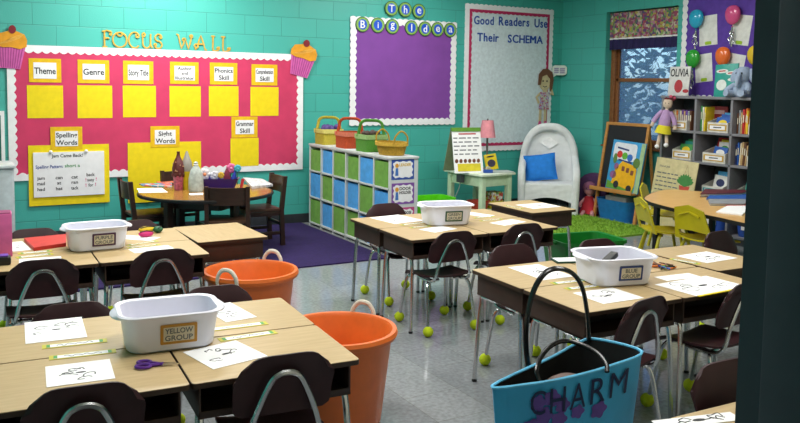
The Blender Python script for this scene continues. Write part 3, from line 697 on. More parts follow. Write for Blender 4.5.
grp(*GCC, ['oak topped student desk at the front left of the middle group', 'oak topped student desk at the front right of the middle group', 'oak topped student desk at the back left of the middle group, by the cubby shelf', 'oak topped student desk at the back right of the middle group'])
desk(-3.055, -3.20, R(90), 'student desk turned sideways in front of the wicker chair')
grp(*GRR, ['oak topped student desk behind the black tote handle at the front of the right group', 'oak topped student desk under the yellow edged papers by the door frame', 'student desk at the back left of the right group, left of the white bin', 'oak topped student desk at the back of the right group, behind the crayons'])
desk(-3.38, -5.14, R(88), 'student desk turned sideways before the yellow chairs')
desk(-5.05, -6.845, R(-2+180), 'student desk at the bottom right beside the door frame')

# papers with drawings
def squig(b, rnd, w_, h_, k=6):
    for i in range(k):
        cx, cy = rnd.uniform(-.32, .32)*w_, rnd.uniform(-.3, .3)*h_; r_ = rnd.uniform(.05, .17)*w_
        p = [(cx+r_*math.cos(a*.9)*rnd.uniform(.4, 1), cy+r_*math.sin(a*.9)*rnd.uniform(.3, .9), 0) for a in range(rnd.randint(4, 7))]
        b.ribbon([(q.x, q.y) for q in cr(p, 3)], .0038, .0012, .0018, 'xy')
    b.prism(ell(.02*w_, .0, .08*w_, .03*w_, 12), .0012, .002, 'xy')
def sheet(pos, rz, label, w_=.216, h_=.28, draw=True, seed=1, yellow=False, z=DH):
    t = thing('worksheet', label, 'paper', (pos[0], pos[1], pos[2]+.0006), rz, 'worksheets on the desks')
    b = MB(); flatp = [(-w_/2, -h_/2), (w_/2, -h_/2), (w_/2, h_/2), (-w_/2, h_/2)]; b.prism(flatp, 0, .0012, 'xy'); b.build('sheet', paper, t)
    if draw: b = MB(); squig(b, random.Random(seed), w_, h_); b.build('drawing', ink, t)
    if yellow: b = MB(); b.box(0, -h_/2-.006, .002, w_, .014, .004); b.build('yellow_edge', yellowpaper, t)
    return t
tagy = C('yellow green tag border', 'C2B93A'); tagg = C('green tag', '4F9B4A')
def strip(pos, rz, label, w_=.30, h_=.05):
    t = thing('name_strip', label, 'name tag', (pos[0], pos[1], pos[2]+.0006), rz, 'name strips on the desks')
    b = MB(); b.box(0, 0, .0006, w_, h_, .0012); b.build('border', tagy, t)
    b = MB(); b.box(0, 0, .0014, w_-.03, h_-.014, .0006); b.build('face', white, t)
    for sx in (-1, 1): b = MB(); b.box(sx*(w_/2-.02), 0, .0019, .012, h_-.016, .0006); b.build('green_end', tagg, t)
    b = MB(); rnd = random.Random(hash(label) % 999 if False else len(label))
    p = [(-.06+i*.012, .008*math.sin(i*2.3)+rnd.uniform(-.003, .003), 0) for i in range(11)]; b.ribbon([(q.x, q.y) for q in cr(p, 3)], .0028, .0017, .0022, 'xy'); b.build('handwriting', inkgrey, t)
def atp(u, v): p = onZ(u, v, DH); return (p.x, p.y, DH)
r1 = R(-3.5)
def psheet(cs, label, seed, **k):
    # sheet from its four photo corners (left-near, right-near, right-far, left-far)
    P_ = [onZ(u, v, DH) for u, v in cs]; c = sum(P_, Vector())/4; e = (P_[1]-P_[0])+(P_[2]-P_[3]); n_ = (P_[3]-P_[0])+(P_[2]-P_[1])
    return sheet((c.x, c.y, DH), math.atan2(e.y, e.x), label, e.length/2, n_.length/2, seed=seed, **k)
def pstrip(a_, b_, label, h_=.045):
    A_, B_ = onZ(*a_, DH), onZ(*b_, DH); c = (A_+B_)/2; e = B_-A_; strip((c.x, c.y, DH), math.atan2(e.y, e.x), label, e.length, h_)
psheet([(26, 344.5), (88, 337), (81, 317.5), (24, 323)], 'drawing sheet at the back left of the nearest desks, before the maroon chair back', 2)
psheet([(50, 388), (116, 378), (109, 360), (42, 367)], 'drawing sheet at the bottom left near the scissors', 3)
psheet([(213, 324), (253, 318), (234, 302), (213, 306)], 'drawing sheet right behind the YELLOW GROUP bin', 4)
psheet([(210, 372), (262, 356), (241, 341), (186, 350.5)], 'drawing sheet before the chair beside the near orange tub', 5)
pstrip((42, 347.5), (107, 340.5), 'name strip in the back row left of the YELLOW GROUP bin'); pstrip((49, 358.5), (116, 351), 'name strip in the front row left of the YELLOW GROUP bin')
pstrip((206, 330.5), (267, 323), 'name strip in the back row right of the YELLOW GROUP bin'); pstrip((219, 340.5), (276, 332), 'name strip in the front row right of the YELLOW GROUP bin')
psheet([(20, 263.5), (62, 260.5), (61, 256.5), (18, 259.5)], 'white sheet before the left maroon chair at the far left desks', 6, draw=False)
psheet([(8, 252), (28, 250.5), (26, 241), (8, 243)], 'white sheet left of the red folder', 7)
psheet([(133, 254), (172, 249), (171, 245.5), (130, 249)], 'white sheet before the chair with the pink pouch behind it', 8, draw=False)
psheet([(126, 245), (140, 240.5), (132, 231.5), (124, 234)], 'white sheet right of the bin with the purple bordered label', 9, draw=False)
pstrip((18, 254), (52, 251), 'name strip below the red folder, upper one'); pstrip((16, 258), (53, 254), 'name strip below the red folder, lower one')
pstrip((127, 245.8), (158, 241), 'name strip below the pink pouch, upper one', .03); pstrip((127, 248.2), (160, 244.5), 'name strip below the pink pouch, lower one', .03)
psheet([(391, 224.5), (418, 221), (404, 214.5), (373, 217.5)], 'white sheet at the back left corner of the middle desks', 10)
psheet([(435, 233.5), (452, 229), (446, 226), (419, 229)], 'white sheet before the middle white bin, behind the chair', 11, draw=False)
psheet([(503, 226.5), (522, 222), (516, 219.5), (491, 222.5)], 'white sheet at the front right of the middle desks', 12, draw=False)
psheet([(475, 218.5), (486, 216), (480, 212), (473, 213)], 'white sheet right of the middle white bin', 13, draw=False)
pstrip((401, 225.3), (426, 222.6), 'name strip left of the middle white bin, upper one', .035); pstrip((410, 228), (430, 226), 'name strip left of the middle white bin, lower one', .035)
pstrip((474, 218.3), (494, 216.5), 'name strip right of the middle white bin, upper one', .03); pstrip((480, 221.2), (502, 219), 'name strip right of the middle white bin, lower one', .03)
psheet([(533, 209), (559, 207), (545, 202.7), (516, 205)], 'white drawing sheet on the sideways desk before the wicker chair', 14)
pstrip((505, 205.5), (523, 209), 'name strip on the sideways desk before the wicker chair', .03)
psheet([(545, 280.5), (572, 276.5), (540, 264.5), (506, 267.5)], 'drawing sheet behind the black tote handle', 15)
psheet([(598, 305), (645, 298), (612, 288), (578, 292.5)], 'drawing sheet before the white bin and the maroon chair', 16)
pstrip((552, 283.8), (586, 280.3), 'pale name strip under the tote handle, upper one'); pstrip((566, 289.3), (600, 285.5), 'pale name strip under the tote handle, lower one')
psheet([(707, 263.5), (735, 258.5), (709, 251.5), (676, 256)], 'drawing sheet on the sideways desk before the yellow chairs', 17)
pstrip((670, 259), (700, 264.3), 'name strip on the sideways desk before the yellow chairs', .035)
psheet([(697, 297.5), (742, 287), (713, 276), (655, 284)], 'large yellow edged drawing sheet by the door frame', 18, yellow=True)
s_ = psheet([(668, 281.5), (700, 277), (690, 273.5), (653, 277)], 'small white sheet between the crayons and the yellow edged sheet', 19, draw=False)
psheet([(662, 430), (738, 420), (735, 412.5), (652, 421)], 'white sheet on the desk at the bottom right', 20)
# things on the desks
p = onZ(48, 245, DH)
def folder(cs, th, label, m, name='folder', z=DH):
    P_ = [onZ(u, v, z+th) for u, v in cs]; c = sum(P_, Vector())/4; b = MB(); b.prism([(q.x-c.x, q.y-c.y) for q in P_], 0, th, 'xy'); return tag(b.build(name, m, None, (c.x, c.y, z+.0005)), label, 'folder')
folder([(34, 247.5), (66, 243), (66, 234), (24, 238)], .02, 'red folder lying beside the bin with the purple bordered label', C('red folder', 'C8322F'))
t = thing('scissors', 'purple handled scissors lying before the YELLOW GROUP bin', 'scissors', (onZ(157, 366, DH).x, onZ(157, 366, DH).y, DH+.001), R(-25))
b = MB(); b.tube([(q[0]-.045, q[1]+.018, .006) for q in ell(0, 0, .022, .016, 14)], .005, 6, closed=True); b.tube([(q[0]-.04, q[1]-.022, .006) for q in ell(0, 0, .024, .016, 14)], .005, 6, closed=True); b.tube([(-.022, .012, .006), (.02, -.004, .006)], .006, 6); b.tube([(-.02, -.014, .006), (.02, .004, .006)], .006, 6)
b.build('handles', C('purple plastic', '5B2A8C', .4), t)
b = MB(); b.prism([(.015, -.008), (.075, .002), (.015, .004)], .003, .006); b.prism([(.015, .008), (.075, .0), (.015, -.004)], .006, .009); b.build('blades', chrome, t)
def pouch(u, v, rz, label, c1, L_=.1):
    p = onZ(u, v, DH); t = thing('pencil_pouch', label, 'pencil pouch', (p.x, p.y, DH), rz)
    b = MB(); b.ball((0, 0, .02), (L_/2, .03, .02), 14); b.build('pouch_body', c1, t)
    b = MB(); b.tube([(-L_*.42, -.012, .034), (0, -.016, .041), (L_*.42, -.012, .034)], .003, 6); b.build('zip', black, t)
pouch(146, 237, R(0), 'pink pencil pouch on the left back desks', C('hot pink', 'C62B6E'), .09)
pouch(147, 232.5, R(10), 'yellow pencil pouch behind the pink one', C('yellow pouch', 'D8B51E'), .11); pouch(158, 232.5, R(60), 'small dark green pouch beside the yellow one', C('dark green pouch', '1E5A34'), .07)
# pink cardboard box and pencil case at the far left
p = onZ(3, 257.5, DH); t = thing('pink_box', 'upright pink cardboard file at the left edge on the far desk', 'file box', (p.x-.02, p.y+.07, DH), R(-3))
b = MB(); b.box(0, 0, .115, .14, .12, .23, .003); b.build('box_body', C('pink card', 'CC5E98'), t); b = MB(); b.box(0, 0, .233, .13, .11, .004); b.build('open_top', C('dark pink card', '8E3E68'), t)
p = onZ(4, 265.5, DH); t = thing('pencil_case', 'dark pencil case with purple lid at the left edge desk', 'pencil case', (p.x-.02, p.y+.03, DH), R(-3))
b = MB(); b.box(0, 0, .022, .11, .075, .044, .012); b.build('case_body', black, t); b = MB(); b.box(0, 0, .047, .085, .055, .008, .003); b.build('lid', C('purple lid', '6B4AA8', .3), t)
# crayons heap
p0 = onZ(660, 268, DH); rnd = random.Random(2)
t = None
for k in range(16):
    cn, hx = rnd.choice([('red', 'C8302C'), ('blue', '2C4FA8'), ('green', '3F8C46'), ('brown', '6B4630'), ('black', '222226'), ('white', 'DADADA'), ('orange', 'D9762C')])
    b = MB(); b.tube([(-.04, 0, 0), (.032, 0, 0), (.044, 0, 0)], [.0042, .0042, .0015], 7)
    o = b.build('crayon', C('crayon '+cn, hx), None, (p0.x+rnd.uniform(-.04, .05), p0.y+rnd.uniform(-.05, .05), DH+.005+.007*(k//6)), rnd.uniform(0, 3.1))
    tag(o, f'loose {cn} crayon in the small heap right of the far right white bin', 'crayon', f'loose {cn} crayons beside the white bin')
p = onZ(566, 261.5, DH); t = thing('notebook', 'thin white notebook with dark edge left of the white bin on the right desks', 'notebook', (p.x+.0, p.y+.0, DH+.0005), R(-20))
b = MB(); b.box(0, 0, .005, .14, .1, .010, .002); b.build('cover', C('dark green cover', '23463A'), t); b = MB(); b.box(.003, 0, .0107, .13, .092, .0012); b.build('top_page', paper, t)

# ------------------------------------------------------------------ white bins
def make_bin(c, rz, name, labm, lines, label, w0=.30, d0=.20, h=.14, w1=.36, d1=.265):
    t = thing('white_bin', label, 'bin', (c[0], c[1], DH+.001), rz, 'white plastic bins on the desks')
    def lp(w_, d_, z, r): return [(x_, y_, z) for x_, y_ in rrect(w_, d_, r, 6)]
    b = MB(); th = .006
    outer = [lp(w0-.02, d0-.02, 0, .05), lp(w0, d0, .008, .06), lp(w0+(w1-.03-w0)*.5, d0+(d1-.03-d0)*.5, h*.5, .06), lp(w1-.03, d1-.03, h-.012, .06), lp(w1, d1, h-.01, .07), lp(w1+.004, d1+.004, h-.004, .07), lp(w1-.006, d1-.006, h, .07), lp(w1-.036, d1-.036, h-.004, .058), lp(w0-.004, d0-.004, .012, .055), lp(w0-.03, d0-.03, .008, .05)]
    b.loft(outer, True, True, True); b.build('tub', binwhite, t)
    for sx in (-1, 1):
        b = MB(); b.shell(lambda u, v, sx=sx: (sx*(w1/2-.012+.032*math.sin(u*math.pi)**.6*v), (u-.5)*d1*.62, h-.006-.012*v*v), 12, 4, (0, 0, .005)); b.build('handle', binwhite, t)
    b = MB(); yy = -(d0/2+(d1-.03-d0)*.25)-.002; fl = MB()
    tilt = math.atan2((d1-.03-d0)/2, h)
    s_ = bpy.data.objects.new('bin_label', None)
    lw, lh = .125, .072
    b.prism(rrect(lw, lh, .004, 3), .0, -.0025, 'xz'); lo = b.build('bin_label', labm, t, (.02, yy+.001, h*.47)); lo.rotation_euler = (tilt, 0, 0)
    b = MB(); b.prism(rrect(lw-.02, lh-.02, .003, 3), -.0025, -.0035, 'xz'); f_ = b.build('label_face', C('cream label', 'CFC6AE'), lo)
    b = MB()
    for i, l in enumerate(lines): b.line(l, 0, .013-.026*i, .095, .019, -.0035)
    b.build('lettering', inkgrey, lo)
    bpy.data.objects.remove(s_)
    return t
make_bin((-6.42, -5.30), R(-6), 'w', C('ochre border', 'B8822A'), ['YELLOW', 'GROUP'], 'white plastic bin labelled YELLOW GROUP on the nearest desks')
make_bin((-6.365, -3.44), R(2), 'w', C('purple border', '4A2A48'), ['PURPLE', 'GROUP'], 'white plastic bin with a purple bordered label on the far left desks', .29, .19, .135, .345, .25)
make_bin((-4.12, -3.59), R(-12), 'w', C('dark green border', '31503F'), ['GREEN', 'GROUP'], 'white plastic bin with a dark green bordered label on the middle desks', .30, .2, .14, .36, .26)
rb = make_bin((-4.27, -5.325), R(-14), 'w', C('blue border', '2C3F78'), ['BLUE', 'GROUP'], 'white plastic bin with a blue bordered label on the right desks', .30, .24, .14, .36, .30)
a = R(10); t = thing('stapler', 'black stapler lying inside the white bin on the right desks', 'stapler', (-4.25, -5.27, DH+.02), rot=(0, R(-20), R(15)))
t.scale = (1.15, 1.3, 1.3)
b = MB(); b.box(.0, 0, .052, .16, .032, .02, .006); b.box(0, 0, .02, .15, .036, .012, .004); b.box(-.068, 0, .036, .02, .03, .03, .004); b.build('stapler_body', black, t)

# ------------------------------------------------------------------ tubs
def tub(c, rz, label, sc):
    t = thing('orange_tub', label, 'tub', (c[0], c[1], 0), rz, 'orange rope handled tubs'); t.scale = sc
    b = MB(); b.lathe([(.0, 0), (.19, 0), (.2, .01), (.245, .36), (.25, .365), (.268, .37), (.274, .385), (.268, .40), (.25, .40), (.238, .385), (.195, .03), (.18, .02), (0, .02)], 48, cap=False); b.build('bucket', orange, t)
    for sx in (-1, 1):
        b = MB(); b.tube(cr([(sx*.262, -.06, .37), (sx*.268, -.055, .41), (sx*.272, -.03, .44), (sx*.273, 0, .447), (sx*.272, .03, .44), (sx*.268, .055, .41), (sx*.262, .06, .37)], 4), .011, 8); b.build('rope_handle', rope, t)
tub((-5.585, -3.80), R(42), 'orange rope handled tub between the left desks, farther from the camera', (1, 1, 1.15))
tub((-5.575, -4.95), R(38), 'orange rope handled tub beside the nearest desks', (.98, .98, 1.08))
# rectangular tubs
def rtub(c, rz, w_, d_, h, m, label, name):
    t = thing(name, label, 'tub', (c[0], c[1], .001), rz)
    def lp(a_, b_, z, r): return [(x_, y_, z) for x_, y_ in rrect(a_, b_, r, 5)]
    b = MB(); b.loft([lp(w_*.82, d_*.82, 0, .05), lp(w_*.84, d_*.84, .01, .06), lp(w_*.94, d_*.94, h-.03, .06), lp(w_, d_, h-.028, .07), lp(w_, d_, h, .07), lp(w_*.92, d_*.92, h-.004, .06), lp(w_*.82, d_*.82, .015, .05)], True, True, False); b.build('tub_body', m, t)
    for sx in (-1, 1): b = MB(); b.box(sx*(w_/2+.008), 0, h-.02, .03, d_*.35, .022, .006); b.build('handle', m, t)
rtub((-2.42, -3.12), R(-8), .62, .46, .27, greenp, 'large dark green tub on the floor between the middle desks and the green rug', 'green_tub')
rtub((-2.31, -.50), R(-4), .52, .38, .27, limep, 'bright lime green bin by the wall beside the cubby shelf', 'lime_bin')

# ------------------------------------------------------------------ tote bag
t = thing('tote_bag', 'blue CHARM tote bag with black handles in front of the right desks', 'bag', (0, 0, 0))
Lc = EYE+ray(492, 386)*2.52; Rc = EYE+ray(642, 351.5)*2.66
Fm = EYE+ray(570, 377)*2.44; Bm = EYE+ray(578, 343)*2.82; B2 = EYE+ray(552, 357)*2.78; B3 = EYE+ray(596, 339)*2.80; F2 = EYE+ray(610, 366)*2.5; F1 = EYE+ray(530, 384)*2.45
rim = cr([Lc, F1, Fm, F2, Rc, B3, Bm, B2], 5, True)
cx = sum(rim, Vector())/len(rim)
base = []
for q in rim:
    d = Vector((q.x-cx.x, q.y-cx.y)); base.append(Vector((cx.x+d.x*.80, cx.y+d.y*.62, .002)))
lp = [base]
for k in range(1, 7):
    f_ = k/6; lp.append([a_.lerp(q, f_)+Vector((0, 0, 0)) for a_, q in zip(base, rim)])
inner = [[cx.xy.to_3d()+Vector((0, 0, q.z-.004))+(Vector((q.x, q.y, 0))-cx.xy.to_3d())*.975 for q in lp[k]] for k in (6, 4, 2)]
inner.append([Vector((q.x, q.y, .03)) for q in lp[1]])
totem = mat('blue tote fabric', '3CA6DA', .5, var=.05, scale=8)
b = MB(); b.loft(lp, True, False, True); b.build('bag_outside', totem, t)
b = MB(); b.loft(inner, False, True, True); b.build('lining', C('black lining', '121214', .8), t)
b = MB(); b.tube(rim, .005, 6, closed=True); b.build('rim_piping', mat('light blue piping', '62BCE6', .5), t)
def fpt(u, v, off=.006):          # point on the tote's front face by bilinear position
    n0 = 20; i = u*n0; k = int(i); f_ = i-k; r_ = rim[k % 40].lerp(rim[(k+1) % 40], f_); b_ = base[k % 40].lerp(base[(k+1) % 40], f_)
    o_ = r_.lerp(b_, v); d = Vector((fw.x, fw.y, 0)).normalized(); return o_-d*off
def on_front(pts2, m, nm, w_):
    b = MB()
    for st in pts2:
        P3 = [fpt(u, v) for u, v in st]; b.tube(P3, w_, 5)
    return b.build(nm, m, t)
# CHARM lettering mapped on the front face
b = MB()
for i, ch in enumerate('CHARM'):
    vs, fs = text_geo(ch); x0 = min(v.x for v in vs); x1 = max(v.x for v in vs); y1 = max(v.y for v in vs); y0 = min(v.y for v in vs)
    u0 = .25+i*.128; vv = [b.bm.verts.new(fpt(u0+(v.x-x0)/(x1-x0)*.098, .16-(v.y-y0)/(y1-y0)*.125, .009)) for v in vs]
    for f_ in fs: b._f([vv[k] for k in f_])
b.build('lettering', C('navy lettering', '14254C'), t)
fl = C('plum flower print', '5F4698')
b = MB()
for cu, cv, rr in ((.30, .10, .05), (.39, .085, .05), (.46, .13, .045), (.34, .17, .055), (.44, .20, .05), (.56, .18, .04), (.26, .22, .05), (.70, .20, .05)):
    vv = [b.bm.verts.new(fpt(cu+rr*math.cos(a_*.5236)*(1+.13*math.cos(a_*.5236*5)), cv+rr*.8*math.sin(a_*.5236)*(1+.13*math.cos(a_*.5236*5)))) for a_ in (q_*.25 for q_ in range(48))]; b._f(vv)
b.build('flower_print', fl, t)
hm = mat('black patent strap', '101012', .25)
def hp(u, v, d): return EYE+ray(u, v)*d
b = MB(); b.tube(cr([hp(529, 372, 2.76), hp(526, 345, 2.76), hp(527, 318, 2.755), hp(534, 290, 2.75), hp(545, 273, 2.75), hp(558, 268.5, 2.76), hp(572, 273, 2.78), hp(582, 287, 2.8), hp(587, 312, 2.81), hp(589, 342, 2.81)], 5), .008, 8, flat=1.4); b.build('handle', hm, t)
b = MB(); b.tube(cr([hp(541, 384, 2.45), hp(537, 372, 2.47), hp(541, 357, 2.52), hp(552, 345, 2.58), hp(565, 341, 2.6), hp(580, 344, 2.58), hp(597, 353, 2.53), hp(606, 364, 2.49), hp(607, 372, 2.47)], 5), .0065, 8, flat=1.2); b.build('handle', hm, t)
b = MB(); b.ball(tuple(cx+Vector((0, .03, -.11))), (.10, .06, .06), 14); tag(b.build('leather_purse', C('brown leather', '5A4036', .5)), 'brown purse inside the blue tote bag', 'purse')

# ------------------------------------------------------------------ cubby storage
CX, CY0, CY1, CD, CHT = -3.64, -.14, -1.93, .30, .885
t = thing('cubby_shelf', 'white cubby shelf of green and blue fabric fronts by the teal wall', 'shelf', (CX+CD/2, (CY0+CY1)/2, 0), 0)
W6 = (CY0-CY1); cw = (W6-.02)/6; rows = [.03, .31, .595, CHT-.02]
b = MB()
for k in range(7): b.box(0, W6/2-.01-k*cw, CHT/2, CD, .018, CHT, .002)
for z in rows: b.box(0, 0, z, CD, W6, .018, .002)
b.box(0, 0, CHT-.009, CD+.01, W6+.02, .02, .003); b.box(CD/2-.004, 0, CHT/2, .006, W6, CHT-.02)
b.build('carcass', whitelam, t)
pat = ['GBGGBG', 'BGBBGB', 'GBGGBG']
for r_ in range(3):
    for k in range(6):
        z0, z1 = rows[2-r_]+.009, rows[3-r_]-.009; y_ = W6/2-.01-(k+.5)*cw
        ins = (0, .02, 0, .03, 0, .0)[k]; hh = z1-z0-.012-(.01 if (k+r_) % 3 else .022)
        bb_ = MB(); rr = rrect(.02+CD*.8, cw-.021, .006, 2); bb_.prism([(x_-.012+ins*.5, yy+y_) for x_, yy in rr], z0+.001, z0+hh, 'xy')
        o = bb_.build('fabric_bin', gfab if pat[r_][k] == 'G' else bfab, None, (CX+CD/2, (CY0+CY1)/2, 0))
        tag(o, f'{"green" if pat[r_][k] == "G" else "blue"} fabric bin, {ORD[k]} from the left in the {["top", "middle", "bottom"][r_]} row of the cubby shelf', 'storage bin', 'fabric bins in the cubby shelf')
# posters on end panel
PT = [((390.5, 159.5, 415, 179.5), '2F4FA0', 'LEADER', 'C9A42A', 'blue bordered poster at the top of the cubby end panel'), ((390.5, 183, 415, 204), '7A4C9C', 'DOOR\nHOLDER', '2A2A2E', 'purple bordered DOOR HOLDER poster in the middle of the cubby end panel'), ((390.5, 207.5, 415, 228), 'B8487E', 'CABOOSE', '2A2A2E', 'pink bordered poster at the bottom of the cubby end panel')]
ye = CY1+.0006
for i, (bx, hx, txt, tx, lb) in enumerate(PT):
    p0 = onA(bx[0], (bx[1]+bx[3])/2, ye); p1 = onA(bx[2], (bx[1]+bx[3])/2, ye); z0 = onA((bx[0]+bx[2])/2, bx[1], ye).z; z1 = onA((bx[0]+bx[2])/2, bx[3], ye).z
    w_, h_ = (p1.x-p0.x)*.92, z0-z1; t = thing('job_poster', lb, 'poster', ((p0.x+p1.x)/2, ye, (z0+z1)/2), 0, 'job posters on the cubby end panel')
    b = MB(); flatcard(b, w_, h_, 0, .002); b.build('border', C('poster border '+hx, hx), t)
    b = MB(); n = 40; b.prism([((.42+.03*math.cos(k*1.9))*w_*(1 if abs(math.cos(k*math.pi/20)) > .0 else 1)*max(-1, min(1, 1.35*math.cos(k*math.pi/20))), (.40+.03*math.cos(k*1.9))*h_*max(-1, min(1, 1.35*math.sin(k*math.pi/20)))) for k in range(n)], -.002, -.003, 'xz'); b.build('face', white, t)
    b = MB()
    for j, l in enumerate(txt.split('\n')): b.line(l, .1*w_, .24*h_-j*.19*h_, .52*w_, .14*h_, -.003, .03)
    b.build('lettering', C('poster ink '+tx, tx), t)
    b = MB(); b.prism(ell(-.27*w_, .2*h_, .08*w_, .11*h_, 12), -.003, -.004, 'xz'); b.build('face_drawing', C('poster face', 'D99A3A'), t)
    b = MB(); b.prism([(-.34*w_, -.3*h_), (-.2*w_, -.3*h_), (-.22*w_, .08*h_), (-.32*w_, .08*h_)], -.003, -.004, 'xz'); b.build('figure_drawing', C('poster figure', '3C6FB8'), t)

# baskets on the cubby
def basket(y_, w_, d_, h, hx, hx2, label, hh=.15, taper=.95, oval=False, hrot=0, x_=CX+CD/2):
    t = thing('basket', label, 'basket', (x_, y_, CHT+.0015), R(-90)+hrot, 'coloured baskets on the cubby shelf')
    m1 = mat('woven '+hx, hx, .7, var=.1, scale=90, bump=.8, bscale=40, kind='weave'); m2 = mat('woven '+hx2, hx2, .7, var=.08, scale=90, bump=.5, bscale=40, kind='weave')
    def lp_(k, z):
        pts = ell(0, 0, w_/2*k, d_/2*k, 28) if oval else rrect(w_*k, d_*k, .02, 3); return [(a_, c_, z) for a_, c_ in pts]
    b = MB(); b.loft([lp_(taper, 0), lp_(1, h*.97), lp_(.94, h*.97), lp_(taper*.92, .012)], True, True, False); b.build('basket_body', m1, t)
    b = MB(); b.loft([lp_(1.0, h*.72), lp_(1.05, h*.74), lp_(1.06, h*1.0), lp_(.97, h*1.0)], False, False, False); b.build('rim_band', m2, t)
    if not oval:
        b = MB(); b.tube(cr([(-.06, -d_/2*.99, h*.85), (-.06, -.095, h+hh*.45), (-.055, -.085, h+hh*.8), (-.04, -.05, h+hh), (0, 0, h+hh*1.02), (.04, .05, h+hh), (.055, .085, h+hh*.8), (.06, .095, h+hh*.45), (.06, d_/2*.99, h*.85)], 5), .011, 8, flat=1.5); b.build('handle', m1, t)
    else:
        for sx in (-1, 1):
            b = MB(); b.tube(cr([(sx*w_*.47, -.07, h*.95), (sx*w_*.5, -.06, h+.06), (sx*w_*.5, 0, h+.105), (sx*w_*.5, .06, h+.06), (sx*w_*.47, .07, h*.95)], 5), .008, 8); b.build('handle', m1, t)
    return t
def cubx(u, v): return onZ(u, v, CHT).y
BKX = CX+CD/2
def cuby(u): return onB(u, 150, BKX).y
BY_ = [cuby(328.5), cuby(350), cuby(371), cuby(391.5)]
basket(BY_[0], .25, .23, .165, 'D6C23A', 'D8CC6E', 'yellow handled basket with purple filling, leftmost on the cubby shelf', .12)
b = MB()
for k in range(10): b.ball((BKX+random.uniform(-.07, .07), BY_[0]+random.uniform(-.07, .07), CHT+.16+random.uniform(0, .03)), random.uniform(.03, .045), 8)
tag(b.build('tissue_filling', C('purple tissue', '4E3A78')), 'purple tissue heaped in the yellow basket', 'tissue', kind='stuff')
basket(BY_[1], .25, .23, .165, 'D9521F', 'DD7A5E', 'orange red handled basket, second on the cubby shelf', .13)
basket(BY_[2], .25, .23, .165, '5FA83A', '9CC27A', 'green handled basket with dark filling, third on the cubby shelf', .13)
b = MB()
for k in range(8): b.ball((BKX+random.uniform(-.07, .07), BY_[2]+random.uniform(-.07, .07), CHT+.16+random.uniform(0, .02)), random.uniform(.02, .035), 8)
tag(b.build('dark_filling', C('dark filling', '4A3A34')), 'dark brown filling heaped in the green basket', 'filling', kind='stuff')
basket(BY_[3], .36, .27, .12, 'CDA02C', 'D9AE3C', 'golden oval basket with two hoop handles, rightmost on the cubby shelf', oval=True, taper=.8)

# ------------------------------------------------------------------ round table and wooden chairs
TX, TY, TH, TR = -5.04, -1.06, .55, .6
t = thing('round_table', 'round wooden table with black edge before the pink board', 'table', (TX, TY, .012))
b = MB(); b.lathe([(0, TH-.042), (TR-.03, TH-.042), (TR-.03, TH-.012), (0, TH-.012)], 48, cap=False); b.lathe([(0, TH-.013), (TR-.012, TH-.013), (TR-.012, TH-.0125), (0, TH-.0125)], 48, cap=False); b.build('tabletop', warmwood, t)
b = MB(); b.lathe([(TR-.03, TH-.045), (TR-.005, TH-.04), (TR, TH-.028), (TR-.004, TH-.016), (TR-.014, TH-.012), (TR-.03, TH-.013)], 48, cap=False); b.build('black_edge', black, t)
b = MB()
for k in range(4): a = R(45+90*k); b.box(.28*math.cos(a), .28*math.sin(a), TH-.09, .56, .03, .09, 0, (0, 0, a+R(90)))
b.build('apron', darkwood, t)
for k in range(4):
    a = R(20+90*k); b = MB(); b.box(.4*math.cos(a), .4*math.sin(a), (TH-.045)/2, .06, .06, TH-.045, .006, (0, 0, a)); b.build('leg', darkwood, t)
TT = TH
def make_wchair(label):
    t = thing('wooden_chair', label, 'chair', (0, 0, .012), 0, 'dark wooden chairs at the round table')
    b = MB(); b.box(0, .01, .34, .36, .35, .025, .006); b.build('seat', C('brown seat', '4E3527', .4), t)
    for sx in (-1, 1):
        b = MB(); b.loft([[(sx*.17+dx, y_+dy, z) for dx, dy in ((-.017, -.02), (.017, -.02), (.017, .02), (-.017, .02))] for y_, z in ((-.185, 0), (-.17, .33), (-.205, .65))]); b.build('rear_post', darkwood, t)
        b = MB(); b.box(sx*.165, .165, .165, .034, .034, .33, .003); b.build('front_leg', darkwood, t)
        b = MB(); b.box(sx*.168, -.005, .12, .02, .3, .03, .003); b.build('side_rail', darkwood, t); b = MB(); b.box(sx*.168, -.005, .305, .02, .3, .04, .003); b.build('seat_rail', darkwood, t)
    b = MB(); b.shell(lambda u, v: ((2*u-1)*.155, -.19-.03*(1-(2*u-1)**2)-.012*v, .49+.15*v), 10, 2, (0, .018, 0)); b.build('back_slat', darkwood, t)
    b = MB(); b.box(0, .165, .305, .3, .02, .04, .003); b.build('front_rail', darkwood, t); b = MB(); b.box(0, -.178, .2, .3, .02, .03, .003); b.build('rear_rail', darkwood, t)
    return t
WC = [(-5.04, -1.66, -21, 'dark wooden chair with its back to the camera, front of the round table'), (-4.335, -.975, 90, 'dark wooden chair on the right of the round table by the cubby shelf'), (-5.70, -.87, -86, 'dark wooden chair on the left of the round table'), (-5.07, -.25, 184, 'dark wooden chair behind the round table against the pink board')]
wf = None
for x_, y_, hd, lb in WC:
    a = R(hd); ox, oy = x_-math.sin(a)*.19, y_+math.cos(a)*.19
    if wf is None: wf = make_wchair(lb); wf.location = (ox, oy, .012); wf.rotation_euler = (0, 0, a)
    else: dup(wf, (ox, oy, .012), a, lb)
